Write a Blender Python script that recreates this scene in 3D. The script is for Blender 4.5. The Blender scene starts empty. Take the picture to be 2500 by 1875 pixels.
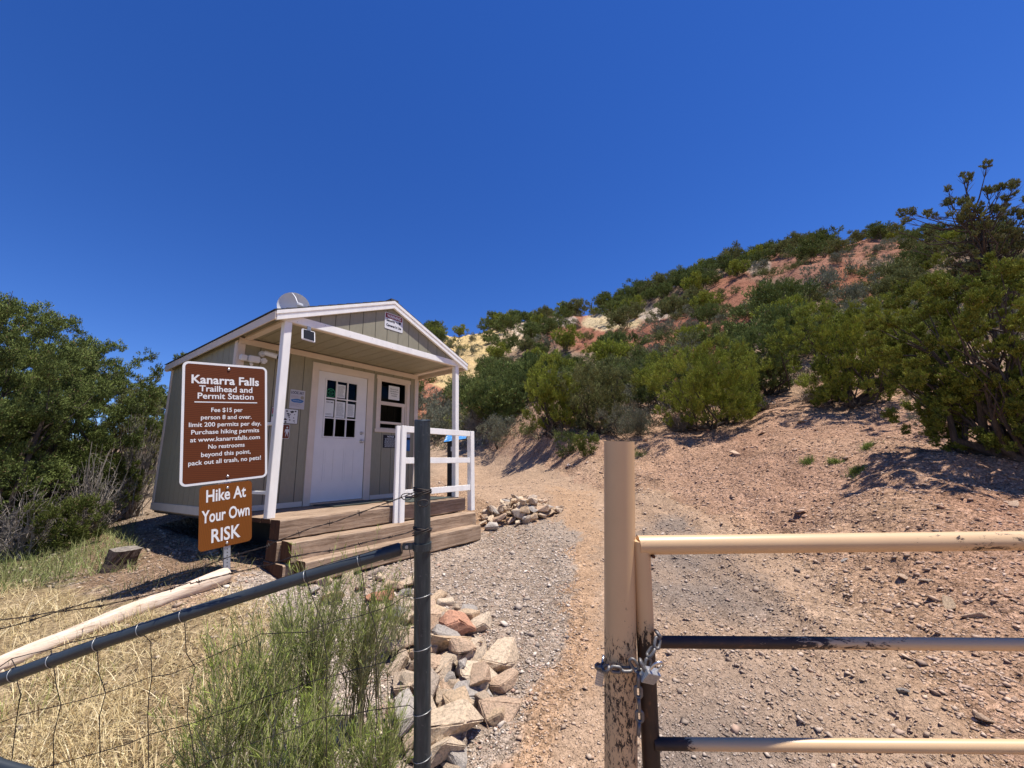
import bpy, bmesh, math, random
import numpy as np
from mathutils import Vector, Matrix, noise as mnoise
rad = math.radians
S = bpy.context.scene
COL = S.collection
H = 1.5                                   # height of the camera above the origin
# ---------------------------------------------------------------- camera
FPX, PITCH, ROLL = 969.7, rad(11.6), rad(-1.562)      # focal length in pixels of a 2500 px wide frame
_F = np.array([0, math.cos(PITCH), math.sin(PITCH)])
_R0 = np.array([1.0, 0, 0]); _U0 = np.cross(_R0, _F)
_R = _R0*math.cos(ROLL) + _U0*math.sin(ROLL)
_U = -_R0*math.sin(ROLL) + _U0*math.cos(ROLL)
CAM = np.array([0, 0, H])
cd = bpy.data.cameras.new('camera'); cam = bpy.data.objects.new('camera', cd); COL.objects.link(cam)
cd.sensor_width = 36; cd.lens = FPX/2500*36; cd.clip_end = 3000; cd.clip_start = 0.02
M = Matrix(((_R[0], _U[0], -_F[0], 0), (_R[1], _U[1], -_F[1], 0), (_R[2], _U[2], -_F[2], H), (0, 0, 0, 1)))
cam.matrix_world = M
S.camera = cam
# ---------------------------------------------------------------- light
SUNV = Vector((0.29, -0.055, 1.0)).normalized()        # towards the sun
SUN_EL = math.asin(SUNV.z); SUN_AZ = math.atan2(SUNV.x, SUNV.y)
w = bpy.data.worlds.new('World'); S.world = w; w.use_nodes = True
nt = w.node_tree; nt.nodes.clear()
sky = nt.nodes.new('ShaderNodeTexSky'); sky.sky_type = 'NISHITA'; sky.sun_disc = False
sky.sun_elevation = SUN_EL; sky.sun_rotation = SUN_AZ
sky.altitude = 1800; sky.air_density = 1.0; sky.dust_density = 0.05; sky.ozone_density = 4.5
hs = nt.nodes.new('ShaderNodeHueSaturation'); hs.inputs['Hue'].default_value = 0.517; hs.inputs['Saturation'].default_value = 1.27; hs.inputs['Value'].default_value = 2.05
bg = nt.nodes.new('ShaderNodeBackground'); bg.inputs['Strength'].default_value = 0.055
wo = nt.nodes.new('ShaderNodeOutputWorld')
nt.links.new(sky.outputs[0], hs.inputs['Color']); nt.links.new(hs.outputs[0], bg.inputs[0]); nt.links.new(bg.outputs[0], wo.inputs[0])
sd = bpy.data.lights.new('sun', 'SUN'); sd.energy = 5.0; sd.angle = rad(0.53); sd.color = (1.0, 0.955, 0.89)
so = bpy.data.objects.new('sun', sd); COL.objects.link(so)
so.rotation_euler = SUNV.to_track_quat('Z', 'Y').to_euler()
S.view_settings.view_transform = 'Standard'; S.view_settings.look = 'None'
S.view_settings.exposure = 0.5; S.view_settings.gamma = 1
S.cycles.max_bounces = 6; S.cycles.transparent_max_bounces = 12

# ---------------------------------------------------------------- pixel helpers (photo pixels, 2500 x 1875)
def ray(u, v):
    return _F + _R*(u-1250)/FPX - _U*(v-937.5)/FPX
def W(u, v, y):                            # point on the ray at forward distance y
    d = ray(u, v); return CAM + d*(y/d[1])
def Zp(u, v, z):                           # point on the ray at height z
    d = ray(u, v); return CAM + d*((z-H)/d[2])
def project(P):
    q = np.asarray(P, float) - CAM
    dz = q@_F; dz = np.where(np.abs(dz) < 1e-6, 1e-6, dz)
    return 1250+FPX*(q@_R)/dz, 937.5-FPX*(q@_U)/dz, dz

# ---------------------------------------------------------------- object helpers
def tag(o, label=None, cat=None, group=None, kind=None):
    if label: o['label'] = label
    if cat: o['category'] = cat
    if group: o['group'] = group
    if kind: o['kind'] = kind
    return o
def empty(name, loc=(0, 0, 0), rz=0.0, label=None, cat=None, group=None):
    o = bpy.data.objects.new(name, None); COL.objects.link(o)
    o.location = loc; o.rotation_euler = (0, 0, rz); o.empty_display_size = 0.1
    return tag(o, label, cat, group)
def link_mesh(name, me, mat, parent=None, loc=(0, 0, 0), rot=(0, 0, 0)):
    o = bpy.data.objects.new(name, me); COL.objects.link(o)
    if mat is not None and len(me.materials) == 0: me.materials.append(mat)
    o.location = loc; o.rotation_euler = rot
    if parent is not None: o.parent = parent
    return o
def np_mesh(name, V, F, cols=None, smooth=False):
    """V (n,3), F (m,k) same-size polygons, cols (m,3) or (n,3) colour"""
    V = np.asarray(V, np.float32); F = np.asarray(F, np.int32)
    me = bpy.data.meshes.new(name); m, k = F.shape
    me.vertices.add(len(V)); me.vertices.foreach_set('co', V.ravel())
    me.loops.add(m*k); me.loops.foreach_set('vertex_index', F.ravel())
    me.polygons.add(m); me.polygons.foreach_set('loop_start', np.arange(0, m*k, k, dtype=np.int32))
    if smooth: me.polygons.foreach_set('use_smooth', np.ones(m, bool))
    me.update(calc_edges=True)
    if cols is not None:
        dom = 'FACE' if len(cols) == m and len(cols) != len(V) else 'POINT'
        a = me.attributes.new('col', 'FLOAT_COLOR', dom)
        c = np.ones((len(cols), 4), np.float32); c[:, :3] = cols
        a.data.foreach_set('color', c.ravel())
    return me
def copy_tree(o, parent=None):
    c = o.copy(); COL.objects.link(c); c.parent = parent
    for ch in o.children: copy_tree(ch, c)
    return c
class MB:
    def __init__(s): s.v = []; s.f = []; s.sm = []
    def add(s, V, F, sm=False):
        n = len(s.v); s.v += [tuple(map(float, p)) for p in V]; s.f += [tuple(i+n for i in f) for f in F]; s.sm += [sm]*len(F); return s
    def box(s, a, b, m=None):
        x0, y0, z0 = a; x1, y1, z1 = b
        V = [(x0, y0, z0), (x1, y0, z0), (x1, y1, z0), (x0, y1, z0), (x0, y0, z1), (x1, y0, z1), (x1, y1, z1), (x0, y1, z1)]
        if m is not None: V = [tuple(m @ Vector(p)) for p in V]
        return s.add(V, [(0, 3, 2, 1), (4, 5, 6, 7), (0, 1, 5, 4), (1, 2, 6, 5), (2, 3, 7, 6), (3, 0, 4, 7)])
    def bbox(s, a, b, r=0.004, m=None):    # box with bevelled edges
        bm = bmesh.new(); bmesh.ops.create_cube(bm, size=1)
        for q in bm.verts: q.co = Vector([(a[i]+b[i])/2 + q.co[i]*(b[i]-a[i]) for i in range(3)])
        r = min(r, 0.4*min(abs(b[i]-a[i]) for i in range(3)))
        bmesh.ops.bevel(bm, geom=bm.edges[:], offset=r, segments=2, affect='EDGES')
        if m is not None: bm.transform(m)
        return s.addbm(bm)
    def addbm(s, bm, sm=False):
        bm.verts.index_update()
        s.add([v.co for v in bm.verts], [[v.index for v in f.verts] for f in bm.faces], sm); bm.free(); return s
    def tube(s, P, r, n=10, cap=True, sm=True):
        P = [Vector(p) for p in P]; R = [r]*len(P) if not hasattr(r, '__len__') else list(r)
        V = []; up = None
        for i, p in enumerate(P):
            t = (P[min(i+1, len(P)-1)]-P[max(i-1, 0)])
            t = t.normalized() if t.length > 1e-9 else Vector((0, 0, 1))
            if up is None:
                up = Vector((0, 0, 1)) if abs(t.z) < .9 else Vector((1, 0, 0))
            a = t.cross(up); a = a.normalized() if a.length > 1e-6 else t.orthogonal().normalized()
            b = a.cross(t).normalized(); up = b
            for k in range(n):
                an = 2*math.pi*k/n; V.append(p + (a*math.cos(an)+b*math.sin(an))*R[i])
        F = [(i*n+k, i*n+(k+1) % n, (i+1)*n+(k+1) % n, (i+1)*n+k) for i in range(len(P)-1) for k in range(n)]
        s.add(V, F, sm)
        if cap:
            s.add(V[:n], [tuple(range(n))[::-1]]); s.add(V[-n:], [tuple(range(n))])
        return s
    def prism(s, pts, d, m=None):          # polygon pts in xz, extruded d along y from 0
        n = len(pts); V = [(x, 0, z) for x, z in pts]+[(x, d, z) for x, z in pts]
        if m is not None: V = [tuple(m @ Vector(p)) for p in V]
        F = [tuple(range(n)), tuple(range(n, 2*n))[::-1]] + [(i, (i+n), (i+1) % n+n, (i+1) % n) for i in range(n)]
        return s.add(V, F)
    def mesh(s, name, org=(0, 0, 0)):
        me = bpy.data.meshes.new(name)
        me.from_pydata([(a-org[0], b-org[1], c-org[2]) for a, b, c in s.v], [], s.f)
        me.polygons.foreach_set('use_smooth', s.sm); me.update()
        bm = bmesh.new(); bm.from_mesh(me); bmesh.ops.recalc_face_normals(bm, faces=bm.faces[:]); bm.to_mesh(me); bm.free()
        return me
    def build(s, name, mat, parent=None, org=(0, 0, 0), loc=None, rot=(0, 0, 0)):
        """vertices are given in the parent's frame; org is subtracted (for world-space building)"""
        return link_mesh(name, s.mesh(name, org), mat, parent, loc if loc is not None else ((0, 0, 0) if parent is not None else tuple(org)), rot)
def text_mesh(txt, size, bold=0.0, sx=1.0, align='CENTER', depth=0.0004, spacing=1.0):
    cu = bpy.data.curves.new('t', 'FONT'); cu.body = txt; cu.size = size; cu.align_x = align; cu.offset = bold; cu.extrude = depth
    cu.space_character = spacing; cu.resolution_u = 3
    o = bpy.data.objects.new('t', cu); COL.objects.link(o)
    dg = bpy.context.evaluated_depsgraph_get(); dg.update()
    me = bpy.data.meshes.new_from_object(o.evaluated_get(dg)); bpy.data.objects.remove(o)
    me.transform(Matrix.Diagonal((sx, 1, 1, 1))); return me
def join_text(lines):
    """lines: (txt, x, z, size, bold, sx, width) -> bmesh in xz plane facing -y; width fits the line when given"""
    bm = bmesh.new()
    for (txt, x, z, size, bold, sx, width) in lines:
        me = text_mesh(txt, size, bold, sx)
        xs = [v.co.x for v in me.vertices]; wd = max(xs)-min(xs); mx = (max(xs)+min(xs))/2
        k = (width/wd) if width else 1.0
        me.transform(Matrix.Translation((x, 0, z)) @ Matrix.Rotation(math.pi/2, 4, 'X') @ Matrix.Diagonal((k, 1, 1, 1)) @ Matrix.Translation((-mx, 0, 0)))
        bm.from_mesh(me); bpy.data.meshes.remove(me)
    return bm

# ---------------------------------------------------------------- materials
def lin(h):
    h = h.lstrip('#'); c = [int(h[i:i+2], 16)/255 for i in (0, 2, 4)]
    return tuple(x/12.92 if x <= .04045 else ((x+.055)/1.055)**2.4 for x in c)
class NT:
    def __init__(s, name):
        s.m = bpy.data.materials.new(name); s.m.use_nodes = True; s.t = s.m.node_tree; s.b = s.t.nodes['Principled BSDF']; s.out = s.t.nodes['Material Output']
    def n(s, ty, **kw):
        x = s.t.nodes.new(ty)
        for k, v in kw.items():
            if k in x.inputs.keys(): x.inputs[k].default_value = v
            else: setattr(x, k, v)
        return x
    def l(s, a, b): s.t.links.new(a, b)
    def coord(s, kind='Object', scale=(1, 1, 1), rot=(0, 0, 0)):
        tc = s.n('ShaderNodeTexCoord'); mp = s.n('ShaderNodeMapping'); mp.inputs['Scale'].default_value = scale; mp.inputs['Rotation'].default_value = rot
        s.l(tc.outputs[kind], mp.inputs[0]); return mp.outputs[0]
    def noise(s, co, scale, detail=4, rough=.6, dist=0):
        x = s.n('ShaderNodeTexNoise'); x.inputs['Scale'].default_value = scale; x.inputs['Detail'].default_value = detail
        x.inputs['Roughness'].default_value = rough; x.inputs['Distortion'].default_value = dist; s.l(co, x.inputs['Vector']); return x.outputs['Fac']
    def ramp(s, f, stops, interp='LINEAR'):
        r = s.n('ShaderNodeValToRGB'); e = r.color_ramp.elements; r.color_ramp.interpolation = interp
        while len(e) < len(stops): e.new(.5)
        for q, (p, c) in zip(e, stops): q.position = p; q.color = (*c, 1) if len(c) == 3 else c
        s.l(f, r.inputs[0]); return r.outputs[0]
    def mix(s, f, a, b, mode='MIX'):
        x = s.n('ShaderNodeMix', data_type='RGBA', blend_type=mode)
        for sk, val in ((x.inputs[0], f), (x.inputs[6], a), (x.inputs[7], b)):
            if hasattr(val, 'is_output'): s.l(val, sk)
            else: sk.default_value = val if not hasattr(val, '__len__') else (*val[:3], 1)
        return x.outputs[2]
    def bump(s, h, strength=.3, dist=.01, prev=None):
        x = s.n('ShaderNodeBump'); x.inputs['Strength'].default_value = strength; x.inputs['Distance'].default_value = dist; s.l(h, x.inputs['Height'])
        if prev is not None: s.l(prev, x.inputs['Normal'])
        return x.outputs[0]
def mono(name, c, rough=.7, metal=0, var=.15, vscale=6, bump=0, bscale=60, spec=.3, coord='Object', stretch=(1, 1, 1)):
    k = NT(name); co = k.coord(coord, stretch); f = k.noise(co, vscale, 5)
    c = lin(c) if isinstance(c, str) else c
    a = tuple(x*(1-var) for x in c); b = tuple(min(1, x*(1+var)) for x in c)
    k.l(k.ramp(f, [(.3, a), (.7, b)]), k.b.inputs['Base Color'])
    k.b.inputs['Roughness'].default_value = rough; k.b.inputs['Metallic'].default_value = metal; k.b.inputs['Specular IOR Level'].default_value = spec
    if bump: k.l(k.bump(k.noise(co, bscale, 6), bump, .01), k.b.inputs['Normal'])
    return k.m
def rand_mat(name, stops, rough=.85, scale=8, bump=.9, bscale=14, vary=.36, coord='Object'):
    """rock-like: per-object random hue plus noise"""
    k = NT(name); oi = k.n('ShaderNodeObjectInfo'); co = k.coord(coord)
    base = k.ramp(oi.outputs['Random'], stops, 'CONSTANT')
    f = k.noise(co, scale, 8, .65, .4)
    k.l(k.mix(1.0, base, k.ramp(f, [(.28, (1-vary*1.7,)*3), (.5, (1, 1, 1)), (.75, (1+vary, 1+vary*.9, 1+vary*.75))]), 'MULTIPLY'), k.b.inputs['Base Color'])
    k.b.inputs['Roughness'].default_value = rough; k.b.inputs['Specular IOR Level'].default_value = .25
    n1 = k.bump(k.noise(co, bscale, 10, .7), bump, .02)
    k.l(n1, k.b.inputs['Normal']); return k.m
MAT = {}
MAT['white'] = mono('white_paint', (.88, .85, .79), .55, var=.07, vscale=9, bump=.12, bscale=45, stretch=(1, 1, .25))
MAT['trim'] = mono('wall_trim', (.68, .58, .47), .55, var=.05, vscale=5, bump=.1, bscale=50)
MAT['door'] = mono('door_paint', (.76, .74, .70), .45, var=.04, vscale=3)
def siding():
    k = NT('sage_siding'); co = k.coord('Object'); cs = k.coord('Object', (1, 1, .25))
    f = k.noise(co, 2.2, 5); g = k.noise(cs, 30, 6, .7)
    c = k.mix(f, (.262, .240, .160), (.318, .294, .202)); c = k.mix(.35, c, k.ramp(g, [(.3, (.22, .20, .13)), (.7, (.35, .33, .235))]))
    dz_ = k.n('ShaderNodeSeparateXYZ'); k.l(co, dz_.inputs[0]); dm_ = k.n('ShaderNodeMapRange'); k.l(dz_.outputs[2], dm_.inputs['Value']); dm_.inputs['From Min'].default_value = .5; dm_.inputs['From Max'].default_value = .02; dd_ = k.n('ShaderNodeMath', operation='MULTIPLY'); k.l(dm_.outputs[0], dd_.inputs[0]); k.l(k.noise(co, 9, 6, .7), dd_.inputs[1]); c = k.mix(dd_.outputs[0], c, (.36, .25, .16))
    k.l(c, k.b.inputs['Base Color']); k.b.inputs['Roughness'].default_value = .6
    k.l(k.bump(k.noise(cs, 55, 8, .75, .6), .55, .006), k.b.inputs['Normal']); return k.m
MAT['siding'] = siding()
MAT['groove'] = mono('siding_groove', (.05, .05, .035), .8)
def shingle():
    k = NT('roof_shingles'); co = k.coord('Object')
    b = k.n('ShaderNodeTexBrick'); b.inputs['Scale'].default_value = 1; b.inputs['Brick Width'].default_value = .3; b.inputs['Row Height'].default_value = .14
    b.inputs['Color1'].default_value = (.045, .043, .042, 1); b.inputs['Color2'].default_value = (.075, .07, .066, 1); b.inputs['Mortar'].default_value = (.015, .015, .015, 1); b.inputs['Mortar Size'].default_value = .01
    k.l(co, b.inputs[0]); k.l(k.mix(.3, b.outputs[0], k.ramp(k.noise(co, 150, 3), [(.3, (.02,)*3), (.7, (.12,)*3)])), k.b.inputs['Base Color'])
    k.b.inputs['Roughness'].default_value = .95; return k.m
MAT['shingle'] = shingle()
MAT['black'] = mono('black_plastic', (.012, .012, .013), .35, var=.1)
MAT['plastic'] = mono('white_plastic', (.72, .72, .72), .4, var=.03)
MAT['dark_in'] = mono('interior', (.06, .055, .05), .9)
MAT['paper'] = mono('paper', (.72, .74, .72), .8, var=.02)
MAT['ink'] = mono('printed_lines', (.16, .17, .18), .8, var=.1)
MAT['inkblack'] = mono('black_ink', (.02, .02, .025), .6)
MAT['steel'] = mono('brushed_steel', (.62, .61, .6), .32, 1, var=.08, vscale=40, bump=.05)
MAT['galv'] = None
def timber(name, c1, c2, dark, scale=1.0, axis=0):
    k = NT(name); st = [5, 5, 5]; st[axis] = .35; co = k.coord('Object', tuple(x*scale for x in st)); o2 = k.coord('Object')
    grain = k.noise(co, 6, 10, .7, .8); blot = k.noise(o2, 2.5, 5)
    c = k.ramp(grain, [(.28, dark), (.45, c1), (.68, c2)]); c = k.mix(k.ramp(blot, [(.35, (0,)*3), (.7, (1,)*3)]), c, k.mix(.5, c, dark))
    k.l(c, k.b.inputs['Base Color']); k.b.inputs['Roughness'].default_value = .85; k.b.inputs['Specular IOR Level'].default_value = .2
    n = k.bump(grain, .6, .012); n = k.bump(k.noise(co, 22, 6, .7), .4, .006, n); k.l(n, k.b.inputs['Normal']); return k.m
MAT['tie'] = timber('weathered_tie', (.34, .235, .155), (.50, .37, .26), (.10, .062, .038))
MAT['tie_end'] = timber('stained_end', (.075, .032, .016), (.12, .055, .028), (.025, .012, .008), axis=2)
MAT['log'] = timber('bare_log', (.56, .42, .30), (.68, .54, .41), (.26, .16, .10), 1.6)
def galv():
    k = NT('galvanised_pipe'); co = k.coord('Object', (9, 9, .8)); o2 = k.coord('Object')
    f = k.noise(co, 7, 8, .7); g = k.noise(o2, 60, 5)
    c = k.ramp(f, [(.3, (.028, .038, .043)), (.55, (.052, .067, .074)), (.75, (.10, .12, .128))]); c = k.mix(k.ramp(g, [(.62, (0,)*3), (.75, (.35,)*3)]), c, (.25, .27, .28))
    k.l(c, k.b.inputs['Base Color']); k.b.inputs['Roughness'].default_value = .48; k.b.inputs['Metallic'].default_value = .45
    k.l(k.bump(f, .12, .003), k.b.inputs['Normal']); return k.m
MAT['galv'] = galv()
def grey_paint():
    k = NT('grey_painted_pipe'); co = k.coord('Object', (1, 1, 1)); f = k.noise(co, 9, 6)
    k.l(k.ramp(f, [(.3, (.022, .028, .033)), (.7, (.036, .045, .052))]), k.b.inputs['Base Color'])
    k.b.inputs['Roughness'].default_value = .42; k.b.inputs['Specular IOR Level'].default_value = .5; return k.m
MAT['greypipe'] = grey_paint()
MAT['wire'] = mono('rusty_wire', (.055, .045, .04), .6, .5, var=.3, vscale=80)
MAT['wire_bright'] = mono('galvanised_wire', (.38, .38, .37), .45, .8, var=.2, vscale=60)
def peeled(name, base, zlo, zhi, axis='Z', amount=.5, seed=0.0, prof=None, fine=42):
    """cream enamel that has flaked down to dark brown iron; peeling sets in between zlo and zhi of the given object axis"""
    k = NT(name); tc = k.n('ShaderNodeTexCoord'); sep = k.n('ShaderNodeSeparateXYZ'); k.l(tc.outputs['Object'], sep.inputs[0])
    mp = k.n('ShaderNodeMapping'); mp.inputs['Location'].default_value = (seed, seed*1.7, seed*.6)
    mp.inputs['Scale'].default_value = (1, 1, .45) if axis == 'Z' else (.35, 1, 1); k.l(tc.outputs['Object'], mp.inputs[0]); co = mp.outputs[0]
    mr = k.n('ShaderNodeMapRange'); mr.inputs['From Min'].default_value = zlo; mr.inputs['From Max'].default_value = zhi
    mr.inputs['To Min'].default_value = 0; mr.inputs['To Max'].default_value = 1; k.l(sep.outputs[axis], mr.inputs['Value'])
    n1 = k.noise(co, fine, 10, .78, .6); n2 = k.noise(co, 7, 3)
    pr_ = k.ramp(mr.outputs[0], prof) if prof else mr.outputs[0]
    a = k.n('ShaderNodeMath', operation='MULTIPLY'); k.l(pr_, a.inputs[0]); a.inputs[1].default_value = amount
    b = k.n('ShaderNodeMath', operation='MULTIPLY_ADD'); k.l(n2, b.inputs[0]); b.inputs[1].default_value = .35; k.l(n1, b.inputs[2])
    c = k.n('ShaderNodeMath', operation='ADD'); k.l(a.outputs[0], c.inputs[0]); k.l(b.outputs[0], c.inputs[1])
    mask = k.ramp(c.outputs[0], [(.865, (0, 0, 0)), (.885, (1, 1, 1))])
    soft = k.noise(k.coord('Object'), 5, 4)
    paint = k.mix(soft, tuple(x*.9 for x in base), tuple(min(1, x*1.08) for x in base))
    rust = k.ramp(k.noise(co, 30, 6, .7), [(.35, (.018, .010, .007)), (.6, (.045, .022, .012)), (.75, (.16, .06, .02))])
    k.l(k.mix(mask, paint, rust), k.b.inputs['Base Color'])
    rr = k.n('ShaderNodeMapRange'); k.l(mask, rr.inputs['Value']); rr.inputs['To Min'].default_value = .38; rr.inputs['To Max'].default_value = .6; k.l(rr.outputs[0], k.b.inputs['Roughness'])
    inv = k.n('ShaderNodeInvert'); k.l(mask, inv.inputs['Color']); k.l(k.bump(inv.outputs[0], .35, .002), k.b.inputs['Normal'])
    return k.m
CREAM = (.63, .42, .225)
def attr_mat(name, rough=.9, bump=None, trans=0.0, mul=1.0, noise_var=0):
    k = NT(name); a = k.n('ShaderNodeAttribute'); a.attribute_name = 'col'; c = a.outputs['Color']
    if noise_var:
        f = k.noise(k.coord('Object'), noise_var, 5); c = k.mix(1.0, c, k.ramp(f, [(.3, (.75,)*3), (.7, (1.25,)*3)]), 'MULTIPLY')
    k.l(c, k.b.inputs['Base Color']); k.b.inputs['Roughness'].default_value = rough; k.b.inputs['Specular IOR Level'].default_value = .04
    if trans:
        tr = k.n('ShaderNodeBsdfTranslucent'); k.l(c, tr.inputs[0]); ms = k.n('ShaderNodeMixShader'); ms.inputs[0].default_value = trans
        k.l(k.b.outputs[0], ms.inputs[1]); k.l(tr.outputs[0], ms.inputs[2]); k.l(ms.outputs[0], k.out.inputs[0])
    return k.m
MAT['leaf'] = attr_mat('foliage', .75, trans=.07)
MAT['needle'] = attr_mat('broom_needles', .6, trans=.3)
MAT['blade'] = attr_mat('grass_blades', .6, trans=.25)
MAT['pebble'] = attr_mat('pebbles', .85)
MAT['bark'] = mono('bark', (.085, .065, .052), .95, var=.4, vscale=14, bump=.8, bscale=40, stretch=(4, 4, .6))
MAT['twig'] = mono('grey_twigs', (.30, .26, .22), .9, var=.3, vscale=10)
MAT['rock'] = rand_mat('sandstone', [(0, (.58, .42, .27)), (.2, (.64, .49, .34)), (.4, (.54, .41, .29)), (.55, (.66, .52, .37)), (.7, (.57, .40, .27)), (.85, (.48, .38, .29))])
MAT['rock_grey'] = rand_mat('grey_stone', [(0, (.40, .35, .30)), (.5, (.48, .42, .36))])
MAT['rock_red'] = rand_mat('red_sandstone', [(0, (.46, .22, .13)), (.5, (.52, .27, .17))])
def glass():
    k = NT('window_glass'); k.t.nodes.remove(k.b)
    g = k.n('ShaderNodeBsdfGlossy'); g.inputs['Roughness'].default_value = .03; g.inputs['Color'].default_value = (.16, .17, .17, 1)
    t = k.n('ShaderNodeBsdfTransparent'); t.inputs[0].default_value = (.55, .58, .58, 1)
    fr = k.n('ShaderNodeFresnel'); fr.inputs[0].default_value = 1.4; m = k.n('ShaderNodeMixShader')
    k.l(fr.outputs[0], m.inputs[0]); k.l(t.outputs[0], m.inputs[1]); k.l(g.outputs[0], m.inputs[2]); k.l(m.outputs[0], k.out.inputs[0]); return k.m
MAT['glass'] = glass()

# ================================================================ GROUND
def ctl():
    P = []
    def c(u, v, y): p = W(u, v, y); P.append(p)
    def d(x, y, z): P.append(np.array([x, y, z+H]))
    # near ground, relative to the camera height
    for q in ((0, 0, -1.50), (0, 1.5, -1.47), (-3, 1.5, -1.62), (-7, 0, -1.95), (3, 1.5, -1.36), (7, 0, -1.25), (0, -6, -1.75), (-8, -6, -2.2), (8, -6, -1.5),
              (0, -30, -2.5), (-30, -30, -4), (30, -30, -1.5), (-60, 0, -5), (0, -120, -6), (-120, -60, -9), (120, -60, 4), (60, 0, 9),
              (0.3, 3, -1.32), (-1.2, 2.8, -1.34), (-3.2, 2.7, -1.30), (-2.35, 4.4, -1.115), (-2.95, 4.15, -1.0), (-.6, 6.9, -1.11), (-1.5, 5.6, -1.13), (.4, 5.0, -1.17), (1.1, 6.5, -.98),
              (-3.9, 4.4, -1.02), (-4.2, 5.2, -.93), (-5.0, 6.3, -.85), (-5.6, 5.0, -1.05), (-6.5, 4.2, -1.15), (-3.2, 6.2, -.95), (-5.5, 7.6, -.70), (-3, 9, -.60), (-1.0, 8.6, -.66), (1.5, 8.6, -.72),
              (-8, 7, -.95), (-10, 12, -.4), (-20, 10, -1.2), (-40, 20, -2), (-60, 60, -2)):
        d(*q)
    for q in ((1300, 1180, 11), (1250, 1128, 17), (1110, 1095, 22), (1040, 1083, 27), (1200, 1100, 20.5), (1450, 1185, 10.5), (1450, 1130, 12), (1500, 1100, 13.2), (1350, 1100, 15.5), (1250, 1075, 19), (1150, 1058, 25),
              (1700, 1250, 7.3), (1700, 1150, 9.8), (1640, 1090, 12), (1733, 1055, 13), (2000, 1290, 5.4), (2000, 1180, 7.0), (1900, 1080, 9.6), (2081, 1000, 11), (2300, 1290, 4.2), (2300, 1180, 5.0), (2440, 1110, 6), (2480, 1000, 8), (2700, 1100, 5.5),
              (2500, 1500, 2.95), (2800, 1300, 4), (3300, 1050, 5.5), (3600, 900, 8), (3300, 750, 14),
              (1353, 1055, 16), (1200, 1045, 22), (1080, 1035, 30), (1500, 1020, 18), (1600, 1000, 18),
              (1300, 960, 34), (1300, 880, 52), (1300, 800, 84), (1100, 980, 40), (1100, 900, 58), (1100, 830, 85), (1000, 960, 46),
              (1040, 815, 108), (1243, 790, 108), (1356, 776, 102), (1525, 730, 92), (1638, 706, 84), (1763, 664, 75), (1921, 622, 66), (2147, 590, 56), (2362, 580, 52), (2560, 575, 48), (3000, 520, 44), (4000, 500, 40),
              (1500, 900, 38), (1500, 820, 58), (1700, 920, 24), (1700, 830, 36), (1700, 750, 54), (1900, 900, 18), (1900, 780, 32), (1900, 690, 48), (2150, 880, 16), (2150, 750, 28), (2150, 650, 42), (2400, 880, 14), (2400, 740, 26), (2400, 640, 40), (2700, 700, 24),
              (900, 870, 125), (700, 960, 130), (400, 1060, 130), (0, 1100, 130), (-600, 1110, 130), (420, 1090, 60), (640, 1000, 80), (560, 1120, 30), (200, 1150, 30), (800, 1060, 40), (-300, 1150, 30)):
        c(*q)
    # the far side of the ridge falls away
    for (u, v, y) in ((1040, 815, 108), (1356, 776, 102), (1638, 706, 84), (1921, 622, 66), (2147, 590, 56), (2362, 580, 52), (3000, 520, 44)):
        p = W(u, v, y); q = (p-CAM)*np.array([1.45, 1.45, 1.0]); q[2] *= .93; P.append(q+CAM)
        q = (p-CAM)*np.array([2.6, 2.6, 1.0]); q[2] *= .55; P.append(q+CAM)
    return np.array(P)
def warp(x, y):
    r = np.sqrt(x*x+y*y)+1e-9; k = np.log1p(r/1.5)/r
    return x*k, y*k, r
_C = ctl(); _qx, _qy, _r = warp(_C[:, 0], _C[:, 1]); _val = (_C[:, 2]-H)/(_r+2.5)
def _tps(d2): return .5*d2*np.log(d2+1e-12)
_n = len(_C); _K = _tps((_qx[:, None]-_qx)**2+(_qy[:, None]-_qy)**2)+np.eye(_n)*.0006
_Pm = np.c_[np.ones(_n), _qx, _qy]; _A = np.zeros((_n+3, _n+3)); _A[:_n, :_n] = _K; _A[:_n, _n:] = _Pm; _A[_n:, :_n] = _Pm.T
_w = np.linalg.solve(_A, np.r_[_val, 0, 0, 0])
def base_z(x, y):
    x = np.atleast_1d(np.asarray(x, float)); y = np.atleast_1d(np.asarray(y, float)); out = np.empty(len(x))
    for i in range(0, len(x), 20000):
        a, b, r = warp(x[i:i+20000], y[i:i+20000])
        K = _tps((a[:, None]-_qx)**2+(b[:, None]-_qy)**2)
        out[i:i+20000] = (K@_w[:_n]+_w[_n]+_w[_n+1]*a+_w[_n+2]*b)*(r+2.5)
    return out+H
# value noise in numpy
_rs = np.random.RandomState(7); _tab = _rs.rand(256, 256)
def vnoise(x, y, s, o=0):
    x = np.asarray(x)*s+o*17.3; y = np.asarray(y)*s+o*9.1; xi = np.floor(x).astype(int); yi = np.floor(y).astype(int)
    fx = x-xi; fy = y-yi; fx = fx*fx*(3-2*fx); fy = fy*fy*(3-2*fy); a = lambda i, j: _tab[(xi+i) & 255, (yi+j) & 255]
    return (a(0, 0)*(1-fx)+a(1, 0)*fx)*(1-fy)+(a(0, 1)*(1-fx)+a(1, 1)*fx)*fy
def fbm(x, y, s, n=4, o=0, g=.5):
    t = 0; A = 1; tot = 0
    for i in range(n): t = t+A*vnoise(x, y, s*2**i, o+i*3.7); tot += A; A *= g
    return t/tot
def in_poly(u, v, poly):
    inside = np.zeros(len(u), bool); n = len(poly); j = n-1
    for i in range(n):
        xi, yi = poly[i]; xj, yj = poly[j]
        c = ((yi > v) != (yj > v)) & (u < (xj-xi)*(v-yi)/((yj-yi) if yj != yi else 1e-9)+xi); inside ^= c; j = i
    return inside
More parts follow.
